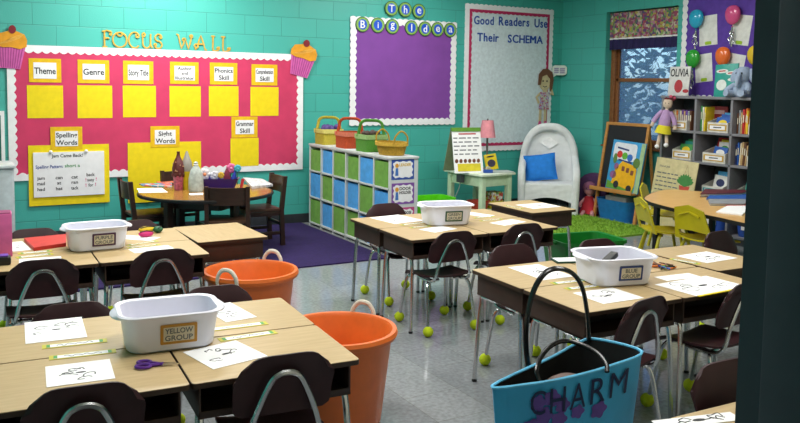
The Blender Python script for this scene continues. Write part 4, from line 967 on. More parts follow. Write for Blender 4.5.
# things on the round table
TZ = .5625
def tp(u, v): p = onZ(u, v, TZ-.012+.012); return (p.x, p.y, TZ-.012)
def ont(u, v): p = onZ(u, v, TZ-.012); return (p.x, p.y, TZ-.012+.0125)
def rsheet(cs, label, m, th=.0015, name='paper_sheet', cat='paper', dz=0):
    P_ = [onZ(u, v, TZ) for u, v in cs]; c = sum(P_, Vector())/len(P_); b = MB(); b.prism([(q.x-c.x, q.y-c.y) for q in P_], 0, th, 'xy'); return tag(b.build(name, m, None, (c.x, c.y, TZ+.0006+dz)), label, cat)
for o_ in ():
    pass
TZ = TH
rsheet([(139, 193), (168, 192.5), (162, 188), (137, 188.5)], 'white paper on the left of the round table', paper)
rsheet([(190, 195.5), (203, 195), (203, 193), (189, 193.5)], 'small white paper before the grey cellophane bag', paper)
mg = multi_mat('colour magazine', ['3B7FB0', 'D06A4A', '4FA0A8', 'C7C7C9', '7A4A8A', 'B84A50'], 22)
rsheet([(143, 186.5), (172, 187.5), (172, 183.5), (139, 184.5)], 'blue and red magazine behind the white paper on the round table', mg, .008, 'magazine', 'magazine')
rsheet([(158, 183.5), (174, 183), (172, 181), (156, 182)], 'orange magazine at the back left of the round table', C('orange cover', 'D06B4A'), .006, 'magazine', 'magazine')
rsheet([(252, 189), (273, 186.5), (262, 181), (243, 179.5)], 'stack of grey newspapers at the right of the round table', multi_mat('newsprint', ['C9C9CC', 'B0B2B8', 'D8D8D6', 'A6A8AE'], 60), .022, 'newspaper_stack', 'newspaper')
zt = TH
def cone(u, v, kind, label):
    p = onZ(u, v, zt); t = thing('treat_cone', label, 'treat cone', (p.x, p.y, zt+.0005), 0, None)
    return t
t = cone(178.5, 190, 0, 'pink and brown ice cream cone decoration on the round table'); 
b = MB(); b.lathe([(0, 0), (.038, 0), (.05, .16), (.0, .17)], 20, cap=False); b.build('pink_cup', mat('pink foil', 'B8596E', .4, var=.2, scale=60), t)
b = MB(); b.lathe([(.05, .135), (.056, .16), (.056, .2), (.04, .26), (.02, .30), (.012, .335), (.016, .35), (0, .352)], 20, cap=False)
for k in range(8): a = R(45*k); b.ball((.048*math.cos(a), .048*math.sin(a), .14), (.014, .014, .022), 8)
b.build('chocolate_top', mat('chocolate', '5E2A28', .4), t)
b = MB(); rnd = random.Random(3)
for k in range(14): a = rnd.uniform(0, 6.3); z_ = rnd.uniform(.17, .27); r_ = .057-.05*max(0, z_-.2)*2.6; b.ball((r_*math.cos(a), r_*math.sin(a), z_), .006, 6)
b.build('sprinkles', C('tan sprinkles', 'B58A6A'), t)
t = cone(187, 189.5, 1, 'yellow ice cream cone decoration with grey top on the round table')
b = MB(); b.lathe([(0, 0), (.036, 0), (.05, .18), (0, .2)], 20, cap=False); b.build('yellow_cup', C('yellow foil', 'D9C21E', .4), t)
b = MB(); b.lathe([(.05, .17), (.052, .2), (.044, .25), (.024, .3), (.008, .35), (0, .352)], 20, cap=False); b.build('grey_top', C('grey foil', '9A948C', .4), t)
t = cone(196, 191.5, 2, 'grey white cellophane treat bag on the round table')
b = MB(); b.lathe([(0, 0), (.062, 0), (.07, .03), (.066, .12), (.05, .19), (.022, .23), (.014, .245), (.02, .26), (.004, .27), (0, .27)], 18, sx=1, sy=.7, cap=False); b.build('bag_body', mat('cellophane', 'B5BDB8', .3, var=.12, scale=30), t)
b = MB(); b.tube([(.018*math.cos(R(40*k)), .013*math.sin(R(40*k)), .243) for k in range(9)], .005, 6, closed=True); b.build('tie', white, t)
p = onZ(219, 188.5, zt); bx_, by_ = p.x, p.y
t = thing('purple_bowl', 'dark purple oblong bowl of party flowers on the round table', 'bowl', (bx_, by_, zt+.0005), R(-22)); t.scale = (1.25, 1.15, 1.1)
def lp(a_, c_, z): return [(x_, y_, z) for x_, y_ in rrect(a_, c_, min(a_, c_)*.3, 5)]
b = MB(); b.loft([lp(.22, .12, 0), lp(.29, .17, .085), lp(.30, .18, .09), lp(.275, .155, .088), lp(.21, .11, .012)], True, True, True); b.build('bowl_body', C('purple plastic bowl', '2E1A7E', .3), t)
ca, sa = math.cos(R(-22)), math.sin(R(-22))
def inb(dx, dy, dz): dx *= 1.22; return (bx_+ca*dx-sa*dy, by_+sa*dx+ca*dy, zt+dz*1.06)
def flower(dx, dz, hx, r_, label, ctr='E2A23A', dy=0):
    t = thing('paper_flower', label, 'paper flower', inb(dx, dy, dz)); b = MB()
    for k in range(7):
        a = R(360/7*k); b.ball((r_*.6*math.cos(a), -.01, r_*.6*math.sin(a)), (r_*.48, r_*.3, r_*.48), 8)
    b.build('petals', C('petals '+hx, hx, .7), t); b = MB(); b.ball((0, -r_*.35, 0), r_*.32, 8); b.build('centre', C('flower centre '+ctr, ctr), t)
    b = MB(); b.tube([(0, 0, 0), (0, 0, -(dz-.02))], .004, 6); b.build('stem', C('green stem', '3F7A3A'), t)
flower(-.11, .125, 'E4DCDC', .052, 'white paper flower with orange centre at the left of the purple bowl', 'E08A5A')
flower(-.035, .115, 'CFCFD8', .042, 'pale grey paper flower second in the purple bowl', 'C8C8D0')
flower(.085, .175, 'D96A9A', .045, 'pink paper flower at the back of the purple bowl', 'E38AB0', .03)
flower(.135, .175, '3FA6B8', .034, 'turquoise paper flower at the right of the purple bowl', '54B8C4', .02)
flower(.015, .12, 'C9A22E', .03, 'gold paper flower in the middle of the purple bowl', 'D9B84A', -.03)
b = MB(); b.loft([lp(.05, .03, 0), lp(.07, .045, .06), lp(.045, .03, .12), lp(.02, .015, .155)], True, True, True); tag(b.build('tissue_tuft', C('dark red tissue', '7A1E3E'), None, inb(.06, 0, .03), R(-22)), 'dark red tissue tuft in the purple bowl', 'tissue')
b = MB(); b.tube([(0, 0, 0), (.03, 0, .07), (.04, .0, .13)], [.018, .022, .006], 8); tag(b.build('blue_party_horn', C('royal blue', '22389A'), None, inb(.09, 0, .035), 0), 'blue party horn sticking out of the purple bowl', 'party horn')
b = MB(); b.tube([(0, 0, 0), (.02, 0, .09)], [.012, .016], 8); tag(b.build('red_party_horn', C('party red', 'C22E3A'), None, inb(.165, -.02, .001), 0), 'red party horn leaning at the right end of the purple bowl', 'party horn')

# ------------------------------------------------------------------ green side table with its things
GT = .55; gx, gy, ga = -1.69, -.58, R(7)
t = thing('side_table', 'sage green painted side table left of the wicker chair', 'table', (gx, gy, 0), ga)
b = MB(); b.box(0, 0, GT-.012, .52, .66, .024, .006); b.build('tabletop', C('pale green top', 'D2DECA', .35), t)
b = MB()
for sx in (-1, 1): b.box(sx*.205, 0, GT-.085, .02, .54, .12, .003)
for sy in (-1, 1): b.box(0, sy*.275, GT-.085, .39, .02, .12, .003)
b.build('apron', sage, t)
for sx in (-1, 1):
    for sy in (-1, 1):
        b = MB(); b.box(sx*.20, sy*.27, (GT-.024)/2, .06, .06, GT-.024, .006); b.build('leg', sage, t)
b = MB(); b.box(0, 0, .12, .39, .52, .02, .003); b.build('shelf', sage, t)
# easel chart
p0 = onZ(459, 172.5, GT); p1 = onZ(484, 176, GT)
ec = (p0+p1)/2; d_ = p1-p0; wch = .42
t = thing('flip_chart', 'tabletop flip chart with green top strip on the sage table', 'flip chart', (ec.x+.05, ec.y+.12, GT+.001), R(-8))
def lean(x_, y_, z_): return (x_, y_+z_*.22, z_)
zc = .50
b = MB(); b.loft([[lean(x_, y_, 0) for x_, y_ in ((-.18, -.012), (.18, -.012), (.18, 0), (-.18, 0))], [lean(x_, y_, zc) for x_, y_ in ((-.18, -.012), (.18, -.012), (.18, 0), (-.18, 0))]]); b.build('chart_page', paper, t)
b = MB(); b.loft([[lean(x_, y_, zc-.035) for x_, y_ in ((-.184, -.02), (.184, -.02), (.184, .006), (-.184, .006))], [lean(x_, y_, zc+.008) for x_, y_ in ((-.184, -.02), (.184, -.02), (.184, .006), (-.184, .006))]]); b.build('green_strip', C('green binding', '5C8F2E'), t)
b = MB(); b.loft([[(x_, .30-y_, 0) for x_, y_ in ((-.18, -.006), (.18, -.006), (.18, .006), (-.18, .006))], [(x_, .12-y_, zc) for x_, y_ in ((-.18, -.006), (.18, -.006), (.18, .006), (-.18, .006))]]); b.build('stand_back', C('khaki board', '8A9474'), t)
b = MB(); rnd = random.Random(8)
def onpage(b, x0, x1, zz, hh, off=-.0135):
    vs = [b.bm.verts.new(lean(x_, off, z_)) for x_, z_ in ((x0, zz), (x1, zz), (x1, zz+hh), (x0, zz+hh))]; b._f(vs)
for k in range(5):
    zz = .385-k*.045; x_ = -.17
    while x_ < .13:
        L_ = rnd.uniform(.04, .09); onpage(b, x_, x_+L_, zz, .012); x_ += L_+.02
b.build('text_lines', inkgrey, t)
b = MB(); onpage(b, -.1, .12, .43, .014); b.build('red_title', col['red'], t)
b = MB()
for k in range(6):
    cx_ = -.15+k*.055; b.prism([(a_, c_) for a_, c_ in ell(cx_, .135, .02, .024, 10)], .012, .015, 'xz')
b.build('face_pictures', C('face pictures', '7A4A3A'), t)
b = MB(); vs = [b.bm.verts.new(lean(x_, -.0145, z_)) for x_, z_ in ((-.14, .02), (.15, .02), (.15, .105), (-.14, .105))]; b._f(vs); b.build('yellow_note', C('yellow note', 'D9C832'), t)
# lamp
p = onZ(489, 170.5, GT); lx, ly = p.x+.06, p.y+.13
t = thing('table_lamp', 'small lamp with pink shade behind the flip chart', 'lamp', (lx, ly, GT+.001))
zl0 = onA(487.5, 137.5, ly).z-GT; zl1 = onA(487.5, 120.5, ly).z-GT
b = MB(); b.lathe([(0, 0), (.07, 0), (.07, .012), (.02, .025), (.012, .05), (.02, .09), (.012, .14), (.012, zl1-.02), (0, zl1-.02)], 18, cap=False); b.build('lamp_stem', C('dark pewter', '6A6A66', .35, metal=.5), t)
b = MB(); b.lathe([(.098, zl0), (.068, zl1), (.066, zl1), (.094, zl0+.002)], 28, cap=False); b.build('lamp_shade', C('pink shade', 'D98C96', .8), t)
b = MB(); b.lathe([(.004, zl1-.03), (.006, zl1+.005), (.01, zl1+.014), (0, zl1+.024)], 10, cap=False); b.build('finial', C('dark finial', '3A2A2A'), t)
# yellow book and bits
p = onZ(495, 170.5, GT); t = thing('display_book', 'yellow book propped on the sage table with dark cover picture', 'book', (p.x, p.y+.05, GT+.006), rot=(R(-14), R(-8), R(-14)))
b = MB(); b.box(0, 0, .092, .15, .02, .185, .002); b.build('cover', C('yellow cover', 'DCC21E'), t); b = MB(); b.prism(ell(0, .075, .05, .045, 16), -.010, -.0115, 'xz'); b.build('cover_picture', C('cover picture', '3A3448'), t)
b = MB(); b.prism(ell(0, .155, .05, .01, 12), -.010, -.0115, 'xz'); b.build('cover_title', ink, t)
p = onZ(488, 173, GT); t = thing('tape_dispenser', 'small blue tape dispenser on the sage table', 'tape dispenser', (p.x, p.y, GT+.001), R(-20)); b = MB(); b.box(0, 0, .02, .11, .04, .04, .008); b.build('base', C('blue plastic', '2A4FA0', .4), t); b = MB(); b.lathe([(.012, -.012), (.03, -.012), (.03, .012), (.012, .012)], 16, cap=False); o = b.build('tape_roll', C('tape', 'B8B49A'), t, (.0, 0, .045)); o.rotation_euler = (R(90), 0, 0)
b = MB(); b.box(0, 0, .006, .26, .18, .012, .002); p = onZ(505, 172.5, GT); tag(b.build('flat_book', C('grey flat book', 'A7B0AC'), None, (p.x-.02, p.y+.06, GT+.0005), R(-12)), 'thin grey book lying at the right of the sage table', 'book')
t = thing('power_block', 'small dark power block with grey cord hanging at the left of the sage table', 'power block', (gx-.285, gy-.03, GT-.07), ga)
b = MB(); b.box(0, 0, 0, .05, .09, .09, .006); b.build('block', darkgrey, t)
b = MB(); b.tube(cr([(0, .0, -.04), (-.01, .03, -.15), (-.05, .1, -.3), (-.05, .25, -.42), (-.04, .5, -.46)], 5), .006, 6); b.build('cord', C('grey cord', '7E8A86'), t)
# under-table things on the shelf
p = onZ(470, 198, .13); t = thing('red_basket', 'red basket on the lower shelf of the sage table', 'basket', (gx-.09, gy-.11, .131), ga); b = MB(); b.loft([lp(.14, .2, 0), lp(.19, .26, .09), lp(.17, .24, .09), lp(.13, .19, .01)], True, True, True); b.build('basket_body', C('red plastic', 'A8341E', .45), t); b = MB(); b.ball((0, 0, .075), (.075, .11, .035), 12); b.build('red_contents', C('red cloth', '8E2A1E', .8), t)
t = thing('magazine_bin', 'bin of colourful magazines on the lower shelf of the sage table', 'magazine bin', (gx+.11, gy-.11, .131), ga); b = MB(); b.loft([lp(.17, .2, 0), lp(.21, .24, .09), lp(.19, .22, .09), lp(.16, .19, .01)], True, True, False); b.build('bin_body', C('yellow plastic', 'C9A82A', .45), t)
b = MB()
for k in range(5): b.box(-.06+k*.03, -.02+.01*(k % 2), .11, .018, .16, .16, .002, (0, R(-8+4*k), 0))
b.build('magazines', multi_mat('magazine edges', ['C7C7BE', 'B04A3A', 'C9B84A', '6A8A4A', 'D8D8D4'], 40), t)

# ------------------------------------------------------------------ wicker chair
t = thing('wicker_chair', 'white wicker armchair with arched back in the corner', 'armchair', (-.67, -.60, 0), R(-40)); t.scale = (.92, .95, 1)
def arch(w_, z0, z1, n=14, pw=.8):
    # arch from left base up over the top to right base
    pts = []
    for k in range(n+1):
        a = math.pi*(1-k/n); pts.append((w_*math.copysign(abs(math.cos(a))**pw, math.cos(a)), z0+(z1-z0)*max(0, math.sin(a))**.9))
    return pts
b = MB()
def bk(u, v):
    hw = .34*math.sqrt(max(.0, 1-(max(0, v-.35)/.65)**2.4)) if v > .35 else .34
    hw = max(hw, .02)
    return ((2*u-1)*hw, .20+.09*v-.05*(2*u-1)**2, .36+.66*v)
b.shell(bk, 20, 20, (0, .02, 0)); b.build('back_panel', wicker, t)
b = MB()
ar = [(x_, .205+.09*max(0, (z_-.36))/.66-.05, z_) for x_, z_ in arch(.345, .56, 1.04, 18)]
b.tube(cr([(-.335, -.26, .0)] + [(-.345, -.27, .30), (-.35, -.25, .50), (-.35, -.1, .56), (-.348, .08, .60)] + ar[1:-1] + [(.348, .08, .60), (.35, -.1, .56), (.35, -.25, .50), (.345, -.27, .30), (.335, -.26, 0)], 4), .05, 10); b.build('rolled_edge', wicker, t)
for sx in (-1, 1):
    b = MB(); b.shell(lambda u, v, sx=sx: (sx*(.335-.01*v), -.25+.42*u, .12+.42*v), 10, 8, (sx*.02, 0, 0)); b.build('arm_panel', wicker, t)
b = MB(); b.shell(lambda u, v: ((2*u-1)*.33, -.285, (.15+.07*math.sin(math.pi*u)) + v*(.37-(.15+.07*math.sin(math.pi*u)))), 20, 8, (0, .02, 0)); b.build('front_skirt', wicker, t)
b = MB(); b.box(0, -.03, .36, .66, .5, .05, .02); b.build('seat', wicker, t)
for sx in (-1, 1): b = MB(); b.tube([(sx*.30, .2, 0), (sx*.30, .2, .4)], .025, 10); b.build('rear_leg', wicker, t)
b = MB(); b.prism([(-.12, .84), (0, .765), (.12, .84), (0, .915)], .235, .262, 'xz'); b.build('diamond_weave', C('bright white wicker', 'F4F7F7', .6, bump=.8, bscale=70), t)
tw = Matrix.Rotation(R(-40), 3, 'Z') @ Vector((-.07, -.02, 0)) + Vector((-.68, -.60, 0))
t = thing('throw_pillow', 'bright blue square pillow on the white wicker chair', 'pillow', (tw.x, tw.y, .385), rot=(R(-18), R(-8), R(-40)))
def pil(sg):
    def fn(u, v):
        a_, c_ = 2*u-1, 2*v-1; th = .065*(max(0, (1-a_**2))*max(0, (1-c_**2)))**.35
        return (a_*.19*(1-.06*(1-c_*c_)), sg*th*.9, .175+c_*.165*(1-.06*(1-a_*a_)))
    return fn
b = MB()
for sg in (-1, 1): b.shell(pil(sg), 12, 12, (0, -sg*.002, 0))
b.build('cushion_cover', bluecloth, t); b = MB(); b.tube([Vector(pil(0)(u, v)) for u, v in [(k/10, 0) for k in range(10)]+[(1, k/10) for k in range(10)]+[(1-k/10, 1) for k in range(10)]+[(0, 1-k/10) for k in range(10)]], .006, 6, closed=True); b.build('piping', bluecloth, t)

# purple arched seat and doll by wall
t = thing('arched_cushion_chair', 'purple arched backrest standing by the wall left of the easel', 'backrest', (-.22, -.90, .002), R(-62)); t.scale = (1.1, 1, 1.16)
b = MB(); b.prism([(-.17, 0), (.17, 0)] + [(.17*math.cos(R(a_)), .26+.17*math.sin(R(a_))) for a_ in range(0, 181, 15)], -.05, .05, 'xz'); b.build('backrest_body', C('dusk purple cloth', '4A2E56', .85), t)
b = MB(); b.prism([(-.07, .22), (0, .17), (.06, .23), (-.01, .29)], -.05, -.056, 'xz'); b.build('pale_patch', C('pale patch', '9A94A8'), t)
t = thing('rag_doll', 'small doll in a red dress sitting against the purple backrest', 'doll', (-.36, -.985, .002), R(-50)); t.scale = (1.3, 1.2, 1.3)
b = MB(); b.lathe([(0, .02), (.05, .02), (.055, .08), (.035, .16), (.02, .18), (.02, .19), (.045, .21), (.055, .25), (.045, .285), (.02, .30), (0, .302)], 16, cap=False)
for sx in (-1, 1): b.tube(cr([(sx*.035, 0, .155), (sx*.075, -.02, .11), (sx*.07, -.06, .09)], 4), .014, 7); b.tube(cr([(sx*.03, -.02, .04), (sx*.04, -.09, .035), (sx*.045, -.15, .02)], 4), .018, 7)
b.build('body', C('doll skin', 'C48A90', .8), t)
b = MB(); b.lathe([(.085, .02), (.07, .07), (.05, .13), (.04, .17), (.025, .18)], 16, cap=False); b.build('dress', C('doll red dress', 'B02432', .8), t)
b = MB(); b.lathe([(.06, .24), (.062, .265), (.05, .295), (.02, .312), (0, .314)], 16, (0, .006, 0), cap=False); b.build('hair', C('mauve hair', '7A4A66', .9), t)
b = MB()
for sx in (-1, 1): b.ball((sx*.02, -.052, .255), .006, 6)
b.build('eyes', ink, t)

# ------------------------------------------------------------------ chalkboard easel
t = thing('easel', 'wooden chalkboard easel below the window', 'easel', (-.37, -1.41, .001), R(-90))
# local x runs along the wall away from the corner, local -y faces the room
ez, ew = 1.12, .30
def el(x_, z_): return (x_, z_*.16, z_)
for sx in (-1, 1):
    b = MB(); b.loft([[(sx*(ew+.02-.0*z_)+dx, z_*.16+dy, z_) for dx, dy in ((-.018, -.012), (.018, -.012), (.018, .012), (-.018, .012))] for z_ in (0, ez)]); b.build('front_leg', pine, t)
    b = MB(); b.loft([[(sx*ew+dx, .34-z_*.13+dy, z_) for dx, dy in ((-.015, -.01), (.015, -.01), (.015, .01), (-.015, .01))] for z_ in (0, ez-.02)]); b.build('rear_leg', pine, t)
b = MB(); b.box(0, ez*.16, ez-.005, 2*ew+.08, .03, .035, .004); b.build('top_rail', pine, t)
b = MB(); b.loft([[(x_, z_*.16+dy, z_) for x_, dy in ((-ew+.005, -.004), (ew-.005, -.004), (ew-.005, .006), (-ew+.005, .006))] for z_ in (.40, ez-.02)]); b.build('chalkboard', C('black chalkboard', '17191C', .6), t)
b = MB(); b.box(0, .35*.16-.06, .345, 2*ew+.06, .15, .02, .003); b.box(0, .35*.16-.13, .36, 2*ew+.06, .015, .045, .003); b.build('tray', pine, t)
b = MB(); b.box(0, .18, .08, 2*ew, .02, .03, .003); b.build('stretcher', pine, t)
# big book
t = thing('big_book', 'large picture book with a yellow bus on its cover, standing on the easel tray', 'book', (-.355, -1.51, .001+.357), rot=(R(-9), R(2.5), R(-90)))
bw, bh = .50, .575
b = MB(); b.box(0, -.012, bh/2, bw, .016, bh, .002); b.build('cover', C('sky blue cover', '3A93C8', .35), t)
b = MB(); b.box(bw/2-.03, -.0205, bh/2, .06, .002, bh-.01); b.build('edge_strip', C('pale green strip', '9CB88A', .4), t)
yy = -.0215
b = MB(); b.prism(rrect(.35, .20, .04, 4, -.04, bh*.78), yy, yy-.002, 'xz'); b.build('title_panel', C('pale title panel', 'D9DCE4', .4), t)
for k, (cx_, hx) in enumerate(((-.11, 'C8362E'), (-.03, '5FAA3A'), (.05, '3A6FC0'))):
    b = MB(); b.prism(ell(cx_, bh*.72-.012*k, .042, .042, 18), yy-.002, yy-.004, 'xz'); b.build('title_ball', C('ball '+hx, hx, .4), t)
b = MB(); b.ribbon([(-.16, bh*.85), (.02, bh*.82)], .02, yy-.002, yy-.003); b.ribbon([(-.12, bh*.61), (.09, bh*.58)], .02, yy-.002, yy-.003); b.build('title_strokes', C('navy print', '2A3A70', .4), t)
b = MB(); b.prism([(-bw/2+.01, .01), (bw/2-.07, .01), (bw/2-.07, .09), (-.05, .06), (-bw/2+.01, .10)], yy, yy-.0015, 'xz'); b.build('green_ground', C('green ground print', '5E9A3E', .4), t)
bs = MB(); bs.prism([(-.17, .07), (.155, .02), (.185, .09), (.18, .27), (.13, .31), (-.05, .34), (-.14, .24)], yy-.0015, yy-.004, 'xz'); bus = bs.build('bus_picture', C('bus yellow', 'E0A81C', .35), t)
b = MB()
for cx_, cz_ in ((-.02, .255), (.05, .245), (.12, .225)): b.prism(rrect(.045, .055, .008, 3, cx_, cz_), yy-.004, yy-.005, 'xz')
b.build('bus_windows', C('bus windows', '7A4A3A', .3), bus)
for cx_, cz_ in ((-.09, .065), (.11, .04)): b = MB(); b.prism(ell(cx_, cz_, .04, .042, 16), yy-.004, yy-.006, 'xz'); b.build('bus_wheel', ink, bus)
b = MB(); b.prism(ell(-.16, .17, .05, .045, 14), yy-.002, yy-.004, 'xz'); b.prism(ell(-.13, .27, .035, .04, 14), yy-.002, yy-.004, 'xz'); b.build('animal_shapes', C('mauve print', '8A5A86', .4), t)
b = MB(); b.prism(ell(.16, .34, .05, .06, 14), yy-.002, yy-.004, 'xz'); b.prism(ell(-.17, .36, .03, .06, 14), yy-.002, yy-.004, 'xz'); b.build('bush_shapes', C('olive print', '5A7A3A', .4), t)
# blue bin in easel
t = thing('blue_bin', 'blue plastic bin on the floor under the easel tray', 'bin', (-.30, -1.42, .001), R(-90))
b = MB(); b.loft([lp(.44, .24, 0), lp(.54, .30, .24), lp(.55, .31, .25), lp(.52, .28, .248), lp(.42, .22, .012)], True, True, False); b.build('bin_body', C('blue plastic bin', '1F6FB4', .4), t)
t = thing('paper_ream', 'grey block of papers standing in the blue bin under the easel', 'paper stack', (-.28, -1.40, .016), R(-88)); b = MB(); b.box(0, 0, .13, .32, .12, .26, .004); b.build('sheets', C('grey card stack', '9A9C94'), t); b = MB(); b.box(0, 0, .262, .30, .11, .004); b.build('top_sheet', C('pale top', 'C2C0B0'), t)

# ------------------------------------------------------------------ bookcase
BX, BY0, PW, BT = -.35, -2.045, .437, 1.455
zs = [.10, .502, .805, 1.105, BT]
zs = [.09, .45, .79, 1.10, BT]
b_root = thing('bookcase', 'grey open bookcase of three columns below the dark purple board', 'bookcase', (-.18, BY0-1.5*PW, 0), R(-90))
b = MB(); TW = 3*PW
for k in range(4): b.box(-TW/2+k*PW, 0, BT/2, .026, .33, BT, .002)
for z in zs: b.box(0, 0, z-.011, TW+.026, .33, .024, .002)
b.box(0, 0, BT-.008, TW+.05, .345, .026, .004); b.build('carcass', greygrain, b_root)
b = MB(); b.box(0, .16, BT/2, TW, .008, BT-.04); b.build('back_panel', greyin, b_root)
b = MB(); b.box(0, -.12, .04, TW, .02, .075); b.build('plinth', greyin, b_root)
def bcell(cn, r_, x_, dy=0): # world position on a shelf: column, row from the top (0 = top of case), offset along shelf, depth from front
    zz = BT+.006 if r_ == 0 else [BT, zs[3], zs[2], zs[1], zs[0]][r_]+.002
    y_ = BY0-cn*PW-x_; return (BX+.02+dy, y_, zz)
BCN = ['left', 'middle', 'right']; BRN = ['top', 'upper', 'second', 'third', 'lowest']
def bookbin(cn, r_, x_, label, hx='B8923E', w_=.2, front='C9C7BE'):
    pos = bcell(cn, r_, x_, .1); t = thing('book_bin', label, 'book bin', pos, R(-90), 'book bins in the grey bookcase')
    b = MB(); h_ = .1
    b.box(0, 0, .004, w_, .2, .008); b.box(0, -.1, h_/2, w_, .006, h_); b.box(0, .1, h_*.8, w_, .006, h_*1.6)
    for sx in (-1, 1): b.prism([(-.1, 0), (.1, 0), (.1, h_*1.6), (-.1, h_)], sx*w_/2-.003, sx*w_/2+.003, 'yz')
    b.build('bin_body', C('card bin '+front, front), t)
    b = MB(); b.ring(rrect(w_*.9, h_*.62, .004, 3, 0, h_*.5), rrect(w_*.76, h_*.4, .003, 3, 0, h_*.5), -.106, -.103, 'xz'); b.build('label_border', C('gold label border '+hx, hx), t)
    b = MB(); b.prism(rrect(w_*.78, h_*.42, .003, 3, 0, h_*.5), -.103, -.1045, 'xz'); lf = b.build('label_face', white, t)
    b = MB(); b.ribbon([(-w_*.2, h_*.5), (w_*.2, h_*.51)], .012, -.1045, -.1052); b.build('lettering', inkgrey, t)
bn = 0
def cname(hx):
    return {'B3222A': 'red', '2457A6': 'blue', '4FA5D6': 'light blue', '3E8F4B': 'green', 'E3C62A': 'yellow', 'D9752B': 'orange', '5E3A8C': 'purple', 'DDDDD8': 'white', 'B99868': 'tan', '5E1B2C': 'maroon', '2B9C8E': 'teal', 'D9739B': 'pink', '5A3826': 'brown', '8B8F94': 'grey', '25305C': 'navy', 'D8CDAE': 'beige'}[hx]
def upright(cn, r_, x0, items, where):
    x_ = x0
    for i, (hx, w_, h_, tilt) in enumerate(items):
        pos = bcell(cn, r_, x_+w_/2, .14); t = thing('book', f'{cname(hx)} upright book, {ORD[i]} from the left {where}', 'book', pos, group='books in the grey bookcase', rot=(0, R(tilt), R(-90)))
        b = MB(); b.box(0, 0, h_/2+.001, w_*.92, .19, h_, .001); b.build('cover', C('book '+hx, hx), t); b = MB(); b.box(0, -.0955, h_*.62, w_*.6, .001, h_*.3); b.build('spine_label', C('book spine label', 'CFC8B4'), t)
        x_ += w_+.003
def slanted(cn, r_, x0, items, where, base=.012):
    # books standing in a bin, covers facing out and leaning back
    for i, (hx, h_, dx, hx2) in enumerate(items):
        pos = bcell(cn, r_, x0+dx, .10+.03-.045*(len(items)-1-i)*-1 if False else .075+.028*(len(items)-1-i)); pos = (pos[0], pos[1], pos[2]+base)
        t = thing('book', f'{cname(hx)} book in a bin, {ORD[i]} from the back, {where}', 'book', pos, group='books in the grey bookcase', rot=(R(-12), R(4*(i % 2)), R(-90)))
        b = MB(); b.box(0, 0, h_/2, .16, .012, h_, .001); b.build('cover', C('book '+hx, hx), t)
        b = MB(); b.prism(ell(0, h_*.62, .05, h_*.2, 14), -.006, -.0075, 'xz'); b.build('cover_picture', C('book picture '+hx2, hx2), t)
rd, bl, sk, gn, yl, og, pu, wh, tn, ma, te, pk, br, gy_, nv, be = 'B3222A 2457A6 4FA5D6 3E8F4B E3C62A D9752B 5E3A8C DDDDD8 B99868 5E1B2C 2B9C8E D9739B 5A3826 8B8F94 25305C D8CDAE'.split()
# row 1
bookbin(0, 1, .20, 'cream book bin with gold label in the upper left compartment', w_=.24)
upright(0, 1, .09, [(tn, .022, .2, 0), (be, .02, .21, 0), (og, .022, .2, 0), (gy_, .02, .21, 0), (be, .022, .2, 0), (pu, .024, .21, 0), (tn, .02, .2, 0), (pu, .026, .205, 0), (gy_, .022, .2, 0), (br, .024, .205, 0)], 'in the upper left compartment')
upright(1, 1, .02, [(gn, .018, .26, 0), (wh, .016, .25, 0), (yl, .016, .25, 2)], 'in the upper middle compartment')
pos = bcell(1, 1, .12, .2); t = thing('book', 'large red book leaning in the upper middle compartment', 'book', pos, group='books in the grey bookcase', rot=(0, R(0), R(-75))); b = MB(); b.box(0, 0, .13, .19, .02, .26, .002); b.build('cover', C('dull red cover', '8A1C22'), t); b = MB(); b.box(0, -.0105, .2, .12, .001, .04); b.build('cover_title', C('pale title', 'C9A0A0'), t)
bookbin(1, 1, .27, 'book bin of blue books with gold label in the upper middle compartment', w_=.24)
slanted(1, 1, .28, [(sk, .19, .02, wh), (bl, .17, .0, og), (bl, .14, -.02, yl)], 'in the upper middle compartment')
upright(2, 1, .02, [(br, .02, .2, 0), (gy_, .018, .23, 0), (tn, .018, .21, 0), (rd, .02, .24, 0), (og, .016, .25, 3), (yl, .018, .23, 0), (rd, .02, .22, 4), (br, .02, .22, 5)], 'in the upper right compartment')
bookbin(2, 1, .30, 'book bin with gold label in the upper right compartment', w_=.22)
slanted(2, 1, .30, [(gn, .19, .02, yl), (rd, .16, -.02, wh)], 'in the upper right compartment')
# row 2
bookbin(0, 2, .27, 'book bin of green books in the second row, left compartment', w_=.24); slanted(0, 2, .27, [(gn, .2, .02, wh), (te, .18, .0, be), (gn, .15, -.02, yl)], 'in the second row left compartment')
bookbin(1, 2, .24, 'book bin of mixed bright books in the second row, middle compartment', w_=.27); slanted(1, 2, .24, [(rd, .24, -.03, og), (yl, .22, .02, gn), (wh, .2, .03, gn), (bl, .15, .0, wh)], 'in the second row middle compartment')
upright(2, 2, .02, [(nv, .02, .2, 0), (bl, .018, .22, 0), (be, .014, .22, 3), (tn, .02, .23, 4), (br, .02, .22, 5), (tn, .016, .2, 6)], 'in the second row right compartment')
bookbin(2, 2, .30, 'book bin with gold label in the second row, right compartment', w_=.22); slanted(2, 2, .30, [(gn, .19, .02, br), (br, .15, .0, yl)], 'in the second row right compartment')
# row 3
bookbin(1, 3, .24, 'pale book bin with teal label in the third row, middle compartment', '3F8E96', w_=.25); slanted(1, 3, .25, [(sk, .24, .02, nv), (wh, .2, .0, nv)], 'in the third row middle compartment')
bookbin(2, 3, .2, 'book bin with yellow label in the third row, right compartment', w_=.22); slanted(2, 3, .2, [(te, .23, .0, be)], 'in the third row right compartment')
bookbin(0, 3, .22, 'book bin in the third row behind the cream sign', w_=.24)
